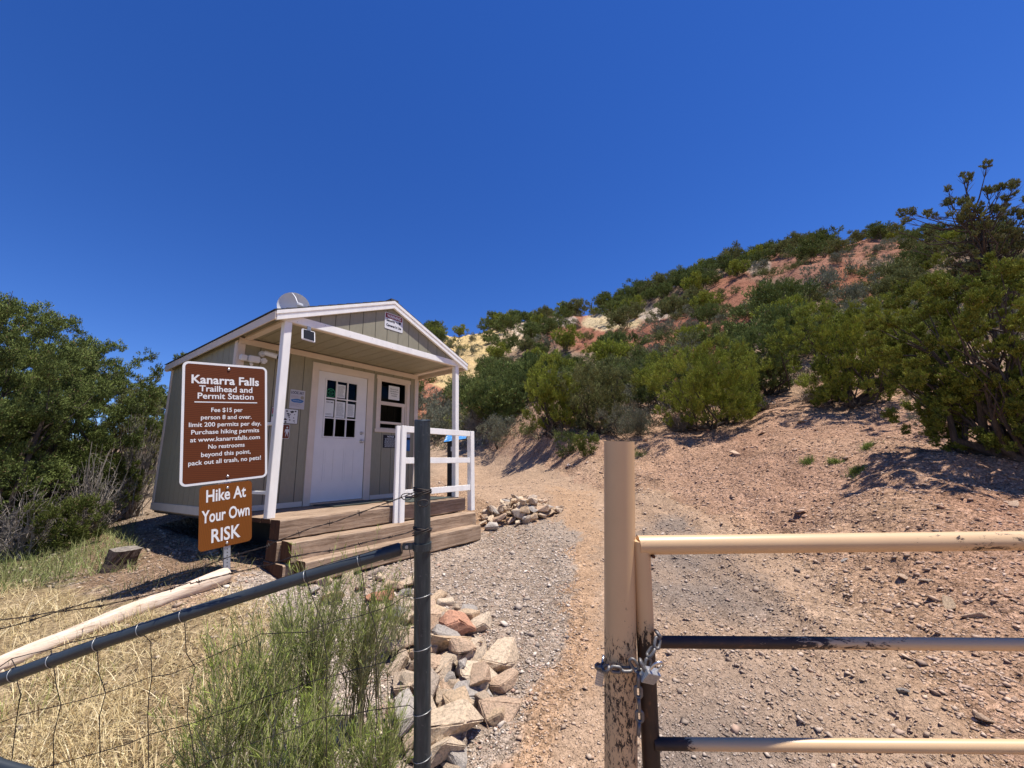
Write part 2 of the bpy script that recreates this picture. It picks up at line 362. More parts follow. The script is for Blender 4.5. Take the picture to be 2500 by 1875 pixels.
SHED_O = np.array([-3.790, 5.283, H-.513]); SHED_A = math.atan2(.8198, .5726)
EX = np.array([math.cos(SHED_A), math.sin(SHED_A)]); EY = np.array([-EX[1], EX[0]])
def to_shed(x, y):
    dx = np.asarray(x)-SHED_O[0]; dy = np.asarray(y)-SHED_O[1]; return dx*EX[0]+dy*EX[1], dx*EY[0]+dy*EY[1]
def ground_z(x, y, fine=True):
    x = np.atleast_1d(np.asarray(x, float)); y = np.atleast_1d(np.asarray(y, float))
    z = base_z(x, y); r = np.sqrt(x*x+y*y)
    hill = np.clip((r-13)/25, 0, 1)*np.clip((z-H-1)/4, 0, 1)
    gul = np.abs(fbm(x*.8+y*.6, x*.25-y*.25, .09, 4, 5)-.5)*2
    gx_ = np.abs(fbm(x*.9+y*.5, x*.15-y*.2, .35, 4, 13)-.5)*2
    z = z+hill*((gx_-.3)*.9+(gul-.35)*3.2+(fbm(x, y, .5, 4, 2)-.5)*1.2)*np.clip((150-r)/60, 0, 1)
    bank = np.clip((x+y*.12-2.6)/1.2, 0, 1)*np.clip((r-2)/3, 0, 1)*(1-hill)
    z = z+bank*((fbm(x, y, 1.3, 5, 4)-.5)*.30+(fbm(x, y, .45, 3, 8)-.5)*.30+(np.abs(fbm(x, y, .8, 4, 18)-.5)-.15)*.35)
    z = z+(fbm(x, y, 2.2, 4, 1)-.5)*.05*np.clip(r/3, 0, 1)
    if fine: z = z+(fbm(x, y, 11, 3, 3)-.5)*.018
    rl = np.abs(fbm(x*2.4+fbm(x, y, .5, 2, 40)*1.2, y*.28, 1.0, 4, 44)-.5)*2; z = z-np.clip(.30-rl, 0, 1)*.22*np.clip((x-.9)/1.0, 0, 1)*(1-hill)*np.clip((16-r)/5, 0, 1)
    # ruts along the drive
    t = (x-1.9)-(y-4)*(-.10); z = z-.025*np.exp(-((t-.75*1)/.22)**2)*np.clip((13-y)/3, 0, 1)-.025*np.exp(-((t+.9)/.25)**2)*np.clip((13-y)/3, 0, 1)
    sx, sy = to_shed(x, y)
    inside = (sx > .15) & (sx < 3.15) & (sy > -1.6) & (sy < 2.7)
    z = np.where(inside, np.minimum(z, SHED_O[2]-.52), z)
    return z
def gz(x, y): return float(ground_z([x], [y], False)[0])
def hit(u, v, y0=1.0, y1=160):
    ys = np.exp(np.linspace(math.log(y0), math.log(y1), 900)); d = ray(u, v); P = CAM+d[None]*(ys/d[1])[:, None]
    g = ground_z(P[:, 0], P[:, 1], False); k = np.argmax(P[:, 2] < g)
    return P[k] if (P[:, 2] < g).any() else P[-1]
POLY = dict(
    straw=[(-900, 1425), (0, 1435), (200, 1440), (420, 1500), (600, 1450), (760, 1560), (640, 1700), (480, 1900), (400, 2900), (-3000, 2900)],
    green=[(-1500, 1270), (0, 1290), (150, 1310), (270, 1370), (150, 1425), (0, 1450), (-1500, 1450)],
    gravel=[(620, 1330), (935, 1360), (1180, 1300), (1330, 1265), (1410, 1300), (1400, 1400), (1385, 1560), (1300, 1720), (1170, 1900), (1060, 3000), (880, 3000), (930, 1600)],
    pebblebed=[(520, 1440), (700, 1370), (900, 1470), (960, 1640), (1000, 1900), (900, 3000), (400, 3000), (480, 1850), (640, 1650), (640, 1500)],
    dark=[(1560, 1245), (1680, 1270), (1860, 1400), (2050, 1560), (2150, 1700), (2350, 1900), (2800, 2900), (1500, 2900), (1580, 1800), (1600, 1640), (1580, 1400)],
    brown=[(240, 1300), (420, 1290), (560, 1400), (430, 1440), (180, 1440)],
    bank=[(1180, 1090), (1450, 1185), (1600, 1200), (1760, 1250), (1950, 1330), (2150, 1480), (2420, 1750), (2700, 2300), (4500, 2300), (4500, 900), (1180, 1000)],
    road=[(1000, 1050), (1180, 1065), (1460, 1195), (1620, 1215), (1760, 1265), (1930, 1350), (2100, 1500), (2380, 1800), (2600, 2300), (1150, 2300), (1330, 1880), (1440, 1600), (1400, 1350), (1180, 1220), (1000, 1120)],
    orange=[(1330, 1190), (1450, 1200), (1470, 1500), (1460, 1700), (1330, 1880), (1230, 1880), (1350, 1700), (1400, 1500), (1400, 1300)])
BLOBS = [  # photo pixel centre, radii, colour of bare soil on the slope
    ((1630, 818, 150, 55), (.33, .150, .095)), ((1795, 740, 70, 75), (.33, .155, .10)), ((1965, 648, 160, 36), (.34, .175, .12)), ((2170, 608, 170, 30), (.33, .17, .115)), ((1430, 812, 110, 46), (.34, .155, .10)),
    ((1700, 900, 150, 50), (.35, .14, .085)), ((1050, 960, 90, 90), (.40, .18, .11)), ((1080, 930, 60, 60), (.40, .18, .11)), ((2080, 700, 80, 50), (.34, .15, .09)), ((1850, 650, 30, 20), (.42, .33, .26)),
    ((1150, 835, 90, 42), (.62, .46, .22)), ((1110, 900, 60, 50), (.60, .44, .22)), ((1235, 835, 50, 25), (.56, .42, .27)), ((1490, 785, 70, 20), (.58, .46, .28)), ((1285, 800, 45, 15), (.58, .47, .36)), ((1370, 785, 35, 15), (.55, .45, .36)), ((1590, 765, 50, 15), (.52, .42, .32))]
def ground_col(x, y, z):
    jit = np.random.RandomState(1).normal(size=(2, len(x)))*16
    n = len(x); u, v, dz = project(np.c_[x, y, z]); front = dz > .35
    nu = (fbm(x, y, 1.6, 4, 11)-.5)*150*np.clip(1.6/np.maximum(y, .5), .1, 1.3)*2; nv = (fbm(x, y, 1.6, 4, 15)-.5)*110*np.clip(1.6/np.maximum(y, .5), .1, 1.3)*2
    uu = np.where(front, u+nu+jit[0]*np.clip(2.5/np.maximum(y, .5), 0, 1.5), -1e6); vv = np.where(front, v+nv+jit[1]*np.clip(2.5/np.maximum(y, .5), 0, 1.5), -1e6)
    r = np.sqrt(x*x+y*y)
    c = np.tile(np.array([.46, .315, .205]), (n, 1))
    t = fbm(x, y, .5, 4, 20)[:, None]; c = c*(1-t*.35)+np.array([.46, .26, .15])*(t*.35)
    # the bank to the right is redder
    rd = np.clip((x-2.5-.05*y)/2.5, 0, 1)*np.clip((24-r)/6, 0, 1); f = (rd*np.clip(fbm(x, y, .55, 4, 31)*2.6-.75, 0, 1))[:, None]
    c = c*(1-f*.75)+np.array([.40, .20, .125])*f*.75
    left = np.clip((-2.2-x)/2, 0, 1)[:, None]; c = c*(1-left)+np.array([.36, .27, .19])*left
    hill = (np.clip((r-15)/8, 0, 1)*np.clip((z-H-1.2)/1.5, 0, 1))[:, None]
    hc = np.array([.30, .21, .145])*(.8+.4*fbm(x, y, .4, 3, 9)[:, None]); c = c*(1-hill)+hc*hill
    def put(key, col, a=1.0):
        nonlocal c
        m = in_poly(uu, vv, POLY[key]).astype(float)[:, None]*a; c = c*(1-m)+np.array(col)*m
    put('straw', (.36, .27, .155)); put('green', (.20, .17, .09)); put('brown', (.30, .20, .13), .9)
    put('road', (.48, .335, .225), .65)
    m = (in_poly(uu, vv, POLY['bank'])*np.clip(fbm(x, y, .6, 4, 81)*2.6-.55, .1, 1))[:, None]*.8; c = c*(1-m)+np.array([.44, .275, .185])*m
    put('gravel', (.39, .32, .255), .75); put('pebblebed', (.46, .375, .305)); put('orange', (.50, .315, .185), .6)
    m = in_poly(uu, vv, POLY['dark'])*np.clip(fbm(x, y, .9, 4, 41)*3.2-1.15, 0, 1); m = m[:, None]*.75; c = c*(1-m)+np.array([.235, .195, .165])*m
    for (bu, bv, ru, rv), col in BLOBS:
        d = ((u-bu)/ru)**2+((v-bv)/rv)**2+(fbm(x, y, .25, 4, bu % 13)-.5)*1.6
        m = (np.clip((1.25-d)*2.5, 0, 1)*(r > 17)*front)[:, None]; c = c*(1-m)+np.array(col)*m
    c = c*(.88+.24*fbm(x, y, 3.0, 4, 50)[:, None])
    return c*.93
def build_ground():
    n = 760; t = np.linspace(-1, 1, n); b = 6.4; g = 900*np.sinh(b*t)/math.sinh(b)
    gx, gy = np.meshgrid(g+0.5, g+3.0, indexing='ij'); x = gx.ravel(); y = gy.ravel()
    r = np.sqrt(x*x+y*y); z = ground_z(x, y); z = np.where(r > 260, z*np.clip(1-(r-260)/700, 0.1, 1)-np.clip((r-260)/20, 0, 40), z)
    idx = np.arange(n*n).reshape(n, n)
    F = np.stack([idx[:-1, :-1], idx[1:, :-1], idx[1:, 1:], idx[:-1, 1:]], -1).reshape(-1, 4)
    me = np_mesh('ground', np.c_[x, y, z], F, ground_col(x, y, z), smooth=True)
    u, v, dz = project(np.c_[x, y, z]); k1 = 2.5/np.maximum(y, .5); sm = (in_poly(u+(fbm(x, y, 1.2, 3, 90)-.5)*160*k1, v+(fbm(x, y, 1.2, 3, 91)-.5)*90*k1, POLY['road']) & (dz > .3)).astype(np.float32)*np.clip(fbm(x, y, .8, 4, 92)*2.2-.25, .25, 1)
    at = me.attributes.new('dust', 'FLOAT', 'POINT'); at.data.foreach_set('value', sm.astype(np.float32))
    k = NT('dirt_ground'); a = k.n('ShaderNodeAttribute'); a.attribute_name = 'col'; co = k.coord('Object')
    v1 = k.n('ShaderNodeTexVoronoi'); v1.inputs['Scale'].default_value = 55; k.l(co, v1.inputs['Vector'])
    v2 = k.n('ShaderNodeTexVoronoi'); v2.inputs['Scale'].default_value = 17; k.l(co, v2.inputs['Vector'])
    v3 = k.n('ShaderNodeTexVoronoi'); v3.inputs['Scale'].default_value = 4.5; k.l(co, v3.inputs['Vector'])
    sp = k.n('ShaderNodeSeparateColor'); k.l(v1.outputs['Color'], sp.inputs[0])
    c = k.mix(1.0, a.outputs['Color'], k.ramp(sp.outputs[0], [(0, (.62, .60, .58)), (.5, (1, 1, 1)), (1, (1.35, 1.36, 1.38))]), 'MULTIPLY')
    sp2 = k.n('ShaderNodeSeparateColor'); k.l(v2.outputs['Color'], sp2.inputs[0])
    c = k.mix(1.0, c, k.ramp(sp2.outputs[1], [(0, (.8, .78, .76)), (.6, (1, 1, 1)), (1, (1.2, 1.2, 1.2))]), 'MULTIPLY')
    c = k.mix(1.0, c, k.ramp(k.noise(co, 1.1, 8, .65), [(.3, (.82, .80, .78)), (.7, (1.15, 1.15, 1.15))]), 'MULTIPLY')
    da = k.n('ShaderNodeAttribute'); da.attribute_name = 'dust'; dm = k.n('ShaderNodeMath', operation='MULTIPLY'); k.l(da.outputs['Fac'], dm.inputs[0]); dm.inputs[1].default_value = .65
    fine_ = k.mix(1.0, a.outputs['Color'], k.ramp(k.noise(co, 38, 8, .75), [(.3, (.80, .78, .77)), (.55, (1, 1, 1)), (.72, (1.22, 1.22, 1.24))]), 'MULTIPLY'); c = k.mix(dm.outputs[0], c, fine_)
    k.l(c, k.b.inputs['Base Color']); k.b.inputs['Roughness'].default_value = 1.0; k.b.inputs['Specular IOR Level'].default_value = .0
    i1 = k.n('ShaderNodeMath', operation='MULTIPLY'); k.l(v1.outputs['Distance'], i1.inputs[0]); i1.inputs[1].default_value = -1
    i2 = k.n('ShaderNodeMath', operation='MULTIPLY'); k.l(v2.outputs['Distance'], i2.inputs[0]); i2.inputs[1].default_value = -1
    i3 = k.n('ShaderNodeMath', operation='MULTIPLY'); k.l(v3.outputs['Distance'], i3.inputs[0]); i3.inputs[1].default_value = -1
    st_ = k.n('ShaderNodeMapRange'); k.l(da.outputs['Fac'], st_.inputs['Value']); st_.inputs['To Min'].default_value = .75; st_.inputs['To Max'].default_value = .12
    nb = k.bump(i3.outputs[0], .2, .15); nb = k.bump(i2.outputs[0], .5, .04, nb); k.l(st_.outputs[0], nb.node.inputs['Strength']); nb = k.bump(i1.outputs[0], .8, .014, nb); nb = k.bump(k.noise(co, 9, 10, .75), .5, .06, nb); nb = k.bump(k.noise(co, .9, 8, .7), .6, .5, nb)
    k.l(nb, k.b.inputs['Normal'])
    o = link_mesh('ground', me, k.m); tag(o, 'tan and red dirt ground with a gravel drive rising to the hill', kind='structure'); return o
build_ground()

# ================================================================ FOLIAGE GENERATORS
def rnd_unit(rs, n):
    v = rs.normal(size=(n, 3)); return v/np.linalg.norm(v, axis=1)[:, None]
def leaf_quads(C, A, L, Wd, rs):
    """C centres, A unit axes; L, Wd lengths and widths -> diamond quads"""
    n = len(C); s = rnd_unit(rs, n); s = np.cross(A, s); s /= np.linalg.norm(s, axis=1)[:, None]+1e-9
    L = np.asarray(L).reshape(-1, 1); Wd = np.asarray(Wd).reshape(-1, 1)
    V = np.empty((n, 4, 3)); V[:, 0] = C-A*L*.5; V[:, 1] = C+s*Wd*.5+A*L*.08; V[:, 2] = C+A*L*.5; V[:, 3] = C-s*Wd*.5+A*L*.08
    return V.reshape(-1, 3), np.arange(4*n).reshape(n, 4)
def tree_mesh(seed, Hh, Wd, nleaf, leaf, cols, crown0=.12, nclump=90, clump=.17, up=.7, limbs=9, lean=(0, 0), openness=0.0, flat=1.0, trunk_r=None, leader=False):
    """returns (trunk MB, crown mesh); cols = (dark, light) foliage colours"""
    rs = np.random.RandomState(seed); R = Wd/2; nleaf = int(nleaf*(2.6 if nleaf > 10000 else 1.4)); leaf = leaf*(.58 if nleaf > 10000 else .85)
    if nleaf > 12000: nclump = int(nclump*1.8); clump *= .74
    # lobed envelope
    lob = rnd_unit(rs, 9); lob[:, 2] = np.abs(lob[:, 2])*.8; la = rs.uniform(.15, .42, 9)
    d = rnd_unit(rs, nclump); d[:, 2] = d[:, 2]*.75+.12
    rr = rs.uniform(0, 1, nclump)**(.32)
    rad_ = 1-.28+(np.clip(d@lob.T, 0, 1)**4*la).sum(1)
    cz = Hh*(crown0+(1-crown0)*.42); hz = Hh*(1-crown0)*.58
    C = np.c_[d[:, 0]*R*rr*rad_, d[:, 1]*R*rr*rad_, cz+d[:, 2]*hz*rr*np.minimum(rad_, 1.15)]
    C[:, 2] = np.clip(C[:, 2], Hh*crown0+.02*Hh, Hh*1.02)
    if crown0 <= .08:
        ns = nclump//4; a_s = rs.uniform(0, 2*np.pi, ns); rs_ = R*rs.uniform(.45, .92, ns); C[:ns] = np.c_[np.cos(a_s)*rs_, np.sin(a_s)*rs_, Hh*rs.uniform(.05, .30, ns)]
    low = np.clip((C[:, 2]/Hh-crown0)/.16, .72, 1); C[:, 0] *= low*1.0+.0; C[:, 1] *= low
    C[:, 0] += lean[0]*C[:, 2]; C[:, 1] += lean[1]*C[:, 2]
    rc = clump*Wd*rs.uniform(.55, 1.15, nclump)
    wgt = rc**1.8; wgt /= wgt.sum(); ci = rs.choice(nclump, nleaf, p=wgt)
    q = rnd_unit(rs, nleaf)*(rs.uniform(0, 1, nleaf)**.5)[:, None]
    q[:, 2] *= .85*flat
    # tufted: pull leaves towards sub tufts that point up and out
    sub = rnd_unit(rs, nclump*22).reshape(nclump, 22, 3)*rs.uniform(.5, 1, (nclump, 22, 1)); k = rs.randint(0, 22, nleaf); tu = sub[ci, k]; tu = tu+np.array([0, 0, .5])
    q = q*.20+tu*(rs.uniform(0.45, 1, nleaf)**.7)[:, None]*.85
    P = C[ci]+q*rc[ci][:, None]*(np.array([.9, .9, 1.12]) if up >= .6 and nleaf > 12000 else 1.0)
    P[:, 2] = np.minimum(P[:, 2], Hh*1.1)
    P[:, 2] = np.maximum(P[:, 2], Hh*crown0*.5)
    out = P-np.array([lean[0]*cz, lean[1]*cz, cz*.6]); out /= np.linalg.norm(out, axis=1)[:, None]+1e-9
    A = out*.6+tu*.5+np.array([0, 0, up])+rs.normal(size=(nleaf, 3))*.55; A /= np.linalg.norm(A, axis=1)[:, None]
    L = leaf*rs.uniform(.6, 1.4, nleaf)
    V, F = leaf_quads(P, A, L, L*rs.uniform(.20, .34, nleaf), rs)
    t = np.clip(rs.uniform(0, 1, nclump)[ci]*.35+rs.uniform(0, 1, nleaf)*.45+np.clip((q*tu).sum(1), -.3, 1)*.35, 0, 1)[:, None]  # lighter tips, darker tuft cores: shade of the crown's depth put into leaf colour
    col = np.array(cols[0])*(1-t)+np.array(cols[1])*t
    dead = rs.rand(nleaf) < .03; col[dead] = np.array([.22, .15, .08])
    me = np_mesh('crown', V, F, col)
    mb = MB(); tr = trunk_r or Hh*.020
    tips = C[rs.permutation(nclump)[:limbs]]*np.array([.8, .8, .82])
    if leader:
        lx = np.array([rs.normal()*.05*Wd, rs.normal()*.05*Wd, 0]); ax_ = [np.array([0, 0, -.25]), np.array([0, 0, Hh*.3])+lx*.4, np.array([0, 0, Hh*.62])+lx, np.array([0, 0, Hh*.86])+lx*1.3]
        mb.tube(ax_, [tr*1.5, tr*1.1, tr*.6, tr*.1], 8, cap=False)
        for c_ in C:
            zz = np.clip(c_[2]-rs.uniform(.12, .3)*Hh*.5, .15*Hh, .9*Hh); s0 = lx*(zz/Hh)*1.2; s0 = np.array([s0[0], s0[1], zz]); md = (s0+c_)/2+np.array([0, 0, -.03*Hh])+rs.normal(size=3)*.02*Hh
            mb.tube([s0, md, c_], [tr*.28, tr*.17, tr*.05], 5, cap=False)
            for j in range(5): e_ = c_+rnd_unit(rs, 1)[0]*clump*Wd*.8; mb.tube([md*.35+c_*.65, e_], [tr*.07, tr*.02], 3, cap=False)
        tips = tips[:0]
    for i, tp in enumerate(tips):
        b = np.array([rs.normal()*tr*.8, rs.normal()*tr*.8, -.25]); mid = b*.45+tp*.45+np.array([rs.normal()*.07*Wd, rs.normal()*.07*Wd, -.05*Hh]); mid2 = b*.15+tp*.8+rs.normal(size=3)*.04*Wd
        r0 = tr*rs.uniform(.55, 1.1)
        mb.tube([b, b*.75+mid*.25+rs.normal(size=3)*.02*Wd+np.array([0, 0, .05*Hh]), mid, mid2, tp], [r0*1.3, r0, r0*.55, r0*.28, r0*.08], 7, cap=False)
        near = np.argsort(((C-tp)**2).sum(1))[1:7]
        for j in near:
            s0 = mid2*.5+mid*.5 if rs.rand() < .5 else mid2
            e = C[j]+(C[j]-s0)*.25; m2 = (s0+e)/2+rs.normal(size=3)*.03*Wd
            mb.tube([s0, m2, e], [r0*.22, r0*.15, r0*.04], 4, cap=False)
    return mb, me
def make_tree(name, loc, label, cat, group=None, rz=0, trunk_mat=None, leaf_mat=None, **kw):
    mb, me = tree_mesh(**kw); r = empty(name, loc, rz, label, cat, group)
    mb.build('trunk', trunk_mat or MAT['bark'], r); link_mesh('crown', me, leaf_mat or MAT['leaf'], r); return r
def brush_mesh(seed, Hh, Wd, n=260, r=.006, curl=.35):
    """leafless twiggy shrub as one mesh of thin crossed strips"""
    rs = np.random.RandomState(seed); V = []; F = []
    def strip(P, rr):
        P = np.array(P); a = rnd_unit(rs, 1)[0]
        for kx in range(2):
            t = P[-1]-P[0]; s = np.cross(t, a if kx == 0 else np.cross(t, a)); s /= np.linalg.norm(s)+1e-9; b = len(V)
            for i, p in enumerate(P):
                w_ = rr*(1-.75*i/(len(P)-1)); V.append(p-s*w_); V.append(p+s*w_)
            for i in range(len(P)-1): F.append((b+2*i, b+2*i+1, b+2*i+3, b+2*i+2))
    for i in range(n):
        d = rnd_unit(rs, 1)[0]; d[2] = abs(d[2])*.9+.25; d /= np.linalg.norm(d)
        s0 = np.array([rs.normal()*.06*Wd, rs.normal()*.06*Wd, 0]); e = np.array([d[0]*Wd/2, d[1]*Wd/2, d[2]*Hh])*rs.uniform(.55, 1.05)
        m = (s0+e)/2+rs.normal(size=3)*.12*Wd*curl; strip([s0, s0*.5+m*.5, m, (m+e)/2+rs.normal(size=3)*.05*Wd*curl, e], r*rs.uniform(.7, 1.6))
        for j in range(5):
            b0 = m*(1-j*.18)+e*j*.18; e2 = b0+(rnd_unit(rs, 1)[0]+np.array([0, 0, .35]))*Wd*rs.uniform(.06, .16); strip([b0, (b0+e2)/2+rs.normal(size=3)*.01*Wd, e2], r*.5)
    return np_mesh('branches', np.array(V), np.array(F))
GRN = ((.040, .060, .012), (.360, .385, .060))       # yellow-green juniper
DRK = ((.028, .044, .016), (.205, .245, .070))       # darker pinyon / juniper
OLV = ((.042, .052, .022), (.260, .265, .095))       # olive
GRY = ((.100, .108, .070), (.250, .250, .170))       # grey sage

def W2(u, v, y):                                      # place a base on the ground under a pixel column at a given distance
    p = W(u, v, y); return (p[0], p[1], gz(p[0], p[1])-.03)
def px_tree(name, u, y, vtop, wpx, label, cat, seed, cols, nleaf, leaf, group=None, **kw):
    p = W(u, 1000, y); z = gz(p[0], p[1]); d = ray(u, vtop); top = (CAM+d*(y/d[1]))[2]
    Hh = max(.3, top-z); dep = (np.array([p[0], p[1], (z+top)/2])-CAM)@_F
    # sideways stretch of the wide angle is already in the pixel width: undo it
    u0, _, _ = project(np.array([p[0]-.5*p[1]/math.hypot(p[0], p[1]), p[1]+.5*p[0]/math.hypot(p[0], p[1]), (z+top)/2])); u1, _, _ = project(np.array([p[0]+.5*p[1]/math.hypot(p[0], p[1]), p[1]-.5*p[0]/math.hypot(p[0], p[1]), (z+top)/2]))
    Wd = wpx/abs(u1-u0)
    return make_tree(name, (p[0], p[1], z-.02), label, cat, group, seed=seed, Hh=Hh, Wd=Wd, nleaf=nleaf, leaf=leaf, cols=cols, **kw)
# ---- junipers and shrubs at the foot of the hill (right of the shed)
FG = 'junipers and shrubs along the far bank'
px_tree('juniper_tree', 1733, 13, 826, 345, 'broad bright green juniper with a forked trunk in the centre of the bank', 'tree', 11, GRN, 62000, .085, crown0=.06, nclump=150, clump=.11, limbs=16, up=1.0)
px_tree('juniper_tree', 2085, 11, 700, 330, 'tall yellow-green juniper between the broad juniper and the big tree at the right edge', 'tree', 12, GRN, 60000, .080, crown0=.05, nclump=150, clump=.12, limbs=16, up=1.0)
px_tree('juniper_tree', 1350, 16, 842, 165, 'pointed yellow-green juniper with bare stems beside the drive', 'tree', 13, GRN, 36000, .095, crown0=.04, nclump=110, clump=.14, limbs=14, up=1.1)
px_tree('juniper_tree', 1455, 15.5, 868, 190, 'olive juniper right of the pointed juniper by the drive', 'tree', 14, OLV, 34000, .095, crown0=.08, nclump=100, clump=.15, limbs=12)
px_tree('juniper_tree', 1215, 22, 872, 170, 'dark dense juniper beside the right corner of the porch roof', 'tree', 15, DRK, 26000, .12, crown0=.05, nclump=90, clump=.16, limbs=8)
px_tree('juniper_tree', 1875, 15, 772, 220, 'dark green juniper rising behind the two bright junipers', 'tree', 16, DRK, 36000, .10, crown0=.04, nclump=110, clump=.14, limbs=10)
px_tree('juniper_tree', 1610, 19, 850, 190, 'dark juniper behind the left side of the broad bright juniper', 'tree', 17, DRK, 26000, .11, crown0=.08, nclump=90, clump=.15, limbs=9)
px_tree('juniper_tree', 1300, 24, 880, 150, 'mid green juniper behind the pointed juniper', 'tree', 18, DRK, 20000, .12, crown0=.05, nclump=80, clump=.17, limbs=7)
px_tree('juniper_tree', 2235, 13, 760, 260, 'loose green juniper behind the left edge of the big right tree', 'tree', 19, DRK, 36000, .09, crown0=.04, nclump=120, clump=.13, limbs=12)
px_tree('juniper_tree', 1990, 19, 800, 200, 'small dark juniper on the slope above the tall juniper', 'tree', 22, DRK, 20000, .11, crown0=.08, nclump=80, clump=.16, limbs=7)
px_tree('juniper_tree', 1540, 24, 880, 180, 'dark olive juniper on the slope behind the grey shrub', 'tree', 23, OLV, 22000, .12, crown0=.05, nclump=80, clump=.16, limbs=7)
px_tree('pinyon_tree', 2440, 5.8, 590, 640, 'big dark spreading tree at the right edge shading the red bank', 'tree', 20, ((.030, .044, .010), (.270, .290, .050)), 140000, .062, crown0=.0, nclump=260, clump=.085, limbs=24, up=.5, trunk_r=.09)
px_tree('pinyon_tree', 2520, 8.5, 395, 330, 'tall sparse pine with open top branches in the upper right corner', 'tree', 21, OLV, 30000, .075, crown0=.30, nclump=95, clump=.095, limbs=16, up=.4, trunk_r=.08, leader=True)
px_tree('shrub', 1530, 14.6, 992, 150, 'round grey-green shrub at the foot of the olive juniper', 'shrub', 31, GRY, 16000, .06, crown0=.02, nclump=60, clump=.2, limbs=8)
px_tree('shrub', 1424, 12.6, 1048, 66, 'small bright yellow-green bush growing out of the red bank', 'shrub', 32, ((.05, .07, .015), (.16, .18, .04)), 5000, .055, crown0=.03, nclump=30, clump=.22, limbs=6)
px_tree('shrub', 1378, 14.2, 1050, 70, 'low dark bush just left of the small yellow-green bush', 'shrub', 33, DRK, 4000, .06, crown0=.02, nclump=30, clump=.22, limbs=5)
px_tree('shrub', 1215, 20, 1005, 110, 'low grey-green shrub on the bank beside the porch rail', 'shrub', 34, GRY, 7000, .08, crown0=.02, nclump=40, clump=.2, limbs=6)
px_tree('shrub', 1075, 27, 990, 120, 'grey sage shrub behind the porch post', 'shrub', 35, GRY, 7000, .1, crown0=.02, nclump=40, clump=.2, limbs=6)
px_tree('shrub', 1130, 25, 985, 80, 'olive shrub beside the lit side of the porch post', 'shrub', 36, OLV, 5000, .1, crown0=.02, nclump=40, clump=.2, limbs=6)
px_tree('shrub', 2290, 7.6, 900, 190, 'grey-green brush under the big tree at the right edge', 'shrub', 38, GRY, 9000, .05, crown0=.02, nclump=50, clump=.18, limbs=8)
px_tree('shrub', 1290, 18, 1030, 60, 'small olive bush on the crest of the bank left of the pointed juniper', 'shrub', 39, OLV, 3000, .07, crown0=.02, nclump=26, clump=.22, limbs=5)
for i, (u, y, vt, wp_, lb) in enumerate(((2010, 12.5, 945, 170, 'tangle of bare grey branches under the tall juniper'), (1165, 23, 960, 110, 'bare grey twiggy brush beside the porch post'), (1655, 14, 1000, 120, 'bare grey brush under the left limbs of the broad juniper'), (1850, 14, 985, 150, 'bare brown brush between the trunks of the two bright junipers'))):
    p = W(u, 1000, y); z = gz(p[0], p[1]); top = W(u, vt, y)[2]; r = empty('dead_brush', (p[0], p[1], z), 0, lb, 'brush', 'leafless brush'); link_mesh('branches', brush_mesh(60+i, top-z, wp_*y/FPX*.85, 150, .008+.0004*y), MAT['twig'], r)
# ---- trees left of the shed
px_tree('juniper_tree', -60, 5.6, 650, 760, 'large dark green juniper filling the left edge of the picture', 'tree', 41, DRK, 120000, .06, crown0=.06, nclump=230, clump=.115, limbs=18, up=.4, trunk_r=.08)
px_tree('juniper_tree', 165, 7.4, 775, 470, 'bushy green juniper right of the large juniper on the left', 'tree', 42, DRK, 70000, .07, crown0=.04, nclump=190, clump=.13, limbs=12, up=.4)
px_tree('juniper_tree', 300, 9.8, 860, 330, 'smaller green juniper beside the rear corner of the shed', 'tree', 43, OLV, 46000, .08, crown0=.08, nclump=120, clump=.13, limbs=12)
px_tree('shrub', 205, 5.9, 1190, 230, 'low bright green bush behind the tree stump', 'shrub', 44, ((.05, .07, .015), (.15, .17, .045)), 16000, .045, crown0=.02, nclump=60, clump=.17, limbs=8)
px_tree('shrub', 320, 7.6, 1070, 150, 'light green leafy shrub beside the rear wall corner of the shed', 'shrub', 45, ((.05, .07, .015), (.13, .15, .04)), 14000, .05, crown0=.04, nclump=60, clump=.17, limbs=8)
px_tree('juniper_tree', 500, 15, 806, 150, 'juniper whose top shows above the shed roof', 'tree', 46, DRK, 22000, .10, crown0=.1, nclump=70, clump=.16, limbs=8)
px_tree('juniper_tree', 395, 17, 905, 130, 'juniper behind the back corner of the shed roof', 'tree', 47, DRK, 20000, .11, crown0=.1, nclump=70, clump=.16, limbs=8)
px_tree('juniper_tree', -420, 9, 800, 500, 'dark juniper further back beyond the left edge', 'tree', 48, DRK, 30000, .10, crown0=.08, nclump=120, clump=.14, limbs=10)
for i, (u, y, vt, wp_, lb) in enumerate(((345, 7.9, 930, 150, 'tall bare brown branches of a dead shrub against the shed corner'), (90, 5.6, 1150, 260, 'fallen grey dead branches under the large left juniper'), (250, 6.6, 1080, 220, 'grey dead twigs between the left junipers'))):
    p = W(u, 1100, y); z = gz(p[0], p[1]); top = W(u, vt, y)[2]; r = empty('dead_brush', (p[0], p[1], z), 0, lb, 'brush', 'leafless brush'); link_mesh('branches', brush_mesh(70+i, top-z, wp_*y/FPX*.8, 130, .007), MAT['twig'], r)
px_tree('juniper_tree', 60, 8.6, 760, 420, 'dark green juniper between the two bushy junipers on the left', 'tree', 49, DRK, 60000, .08, crown0=.04, nclump=140, clump=.14, limbs=10)
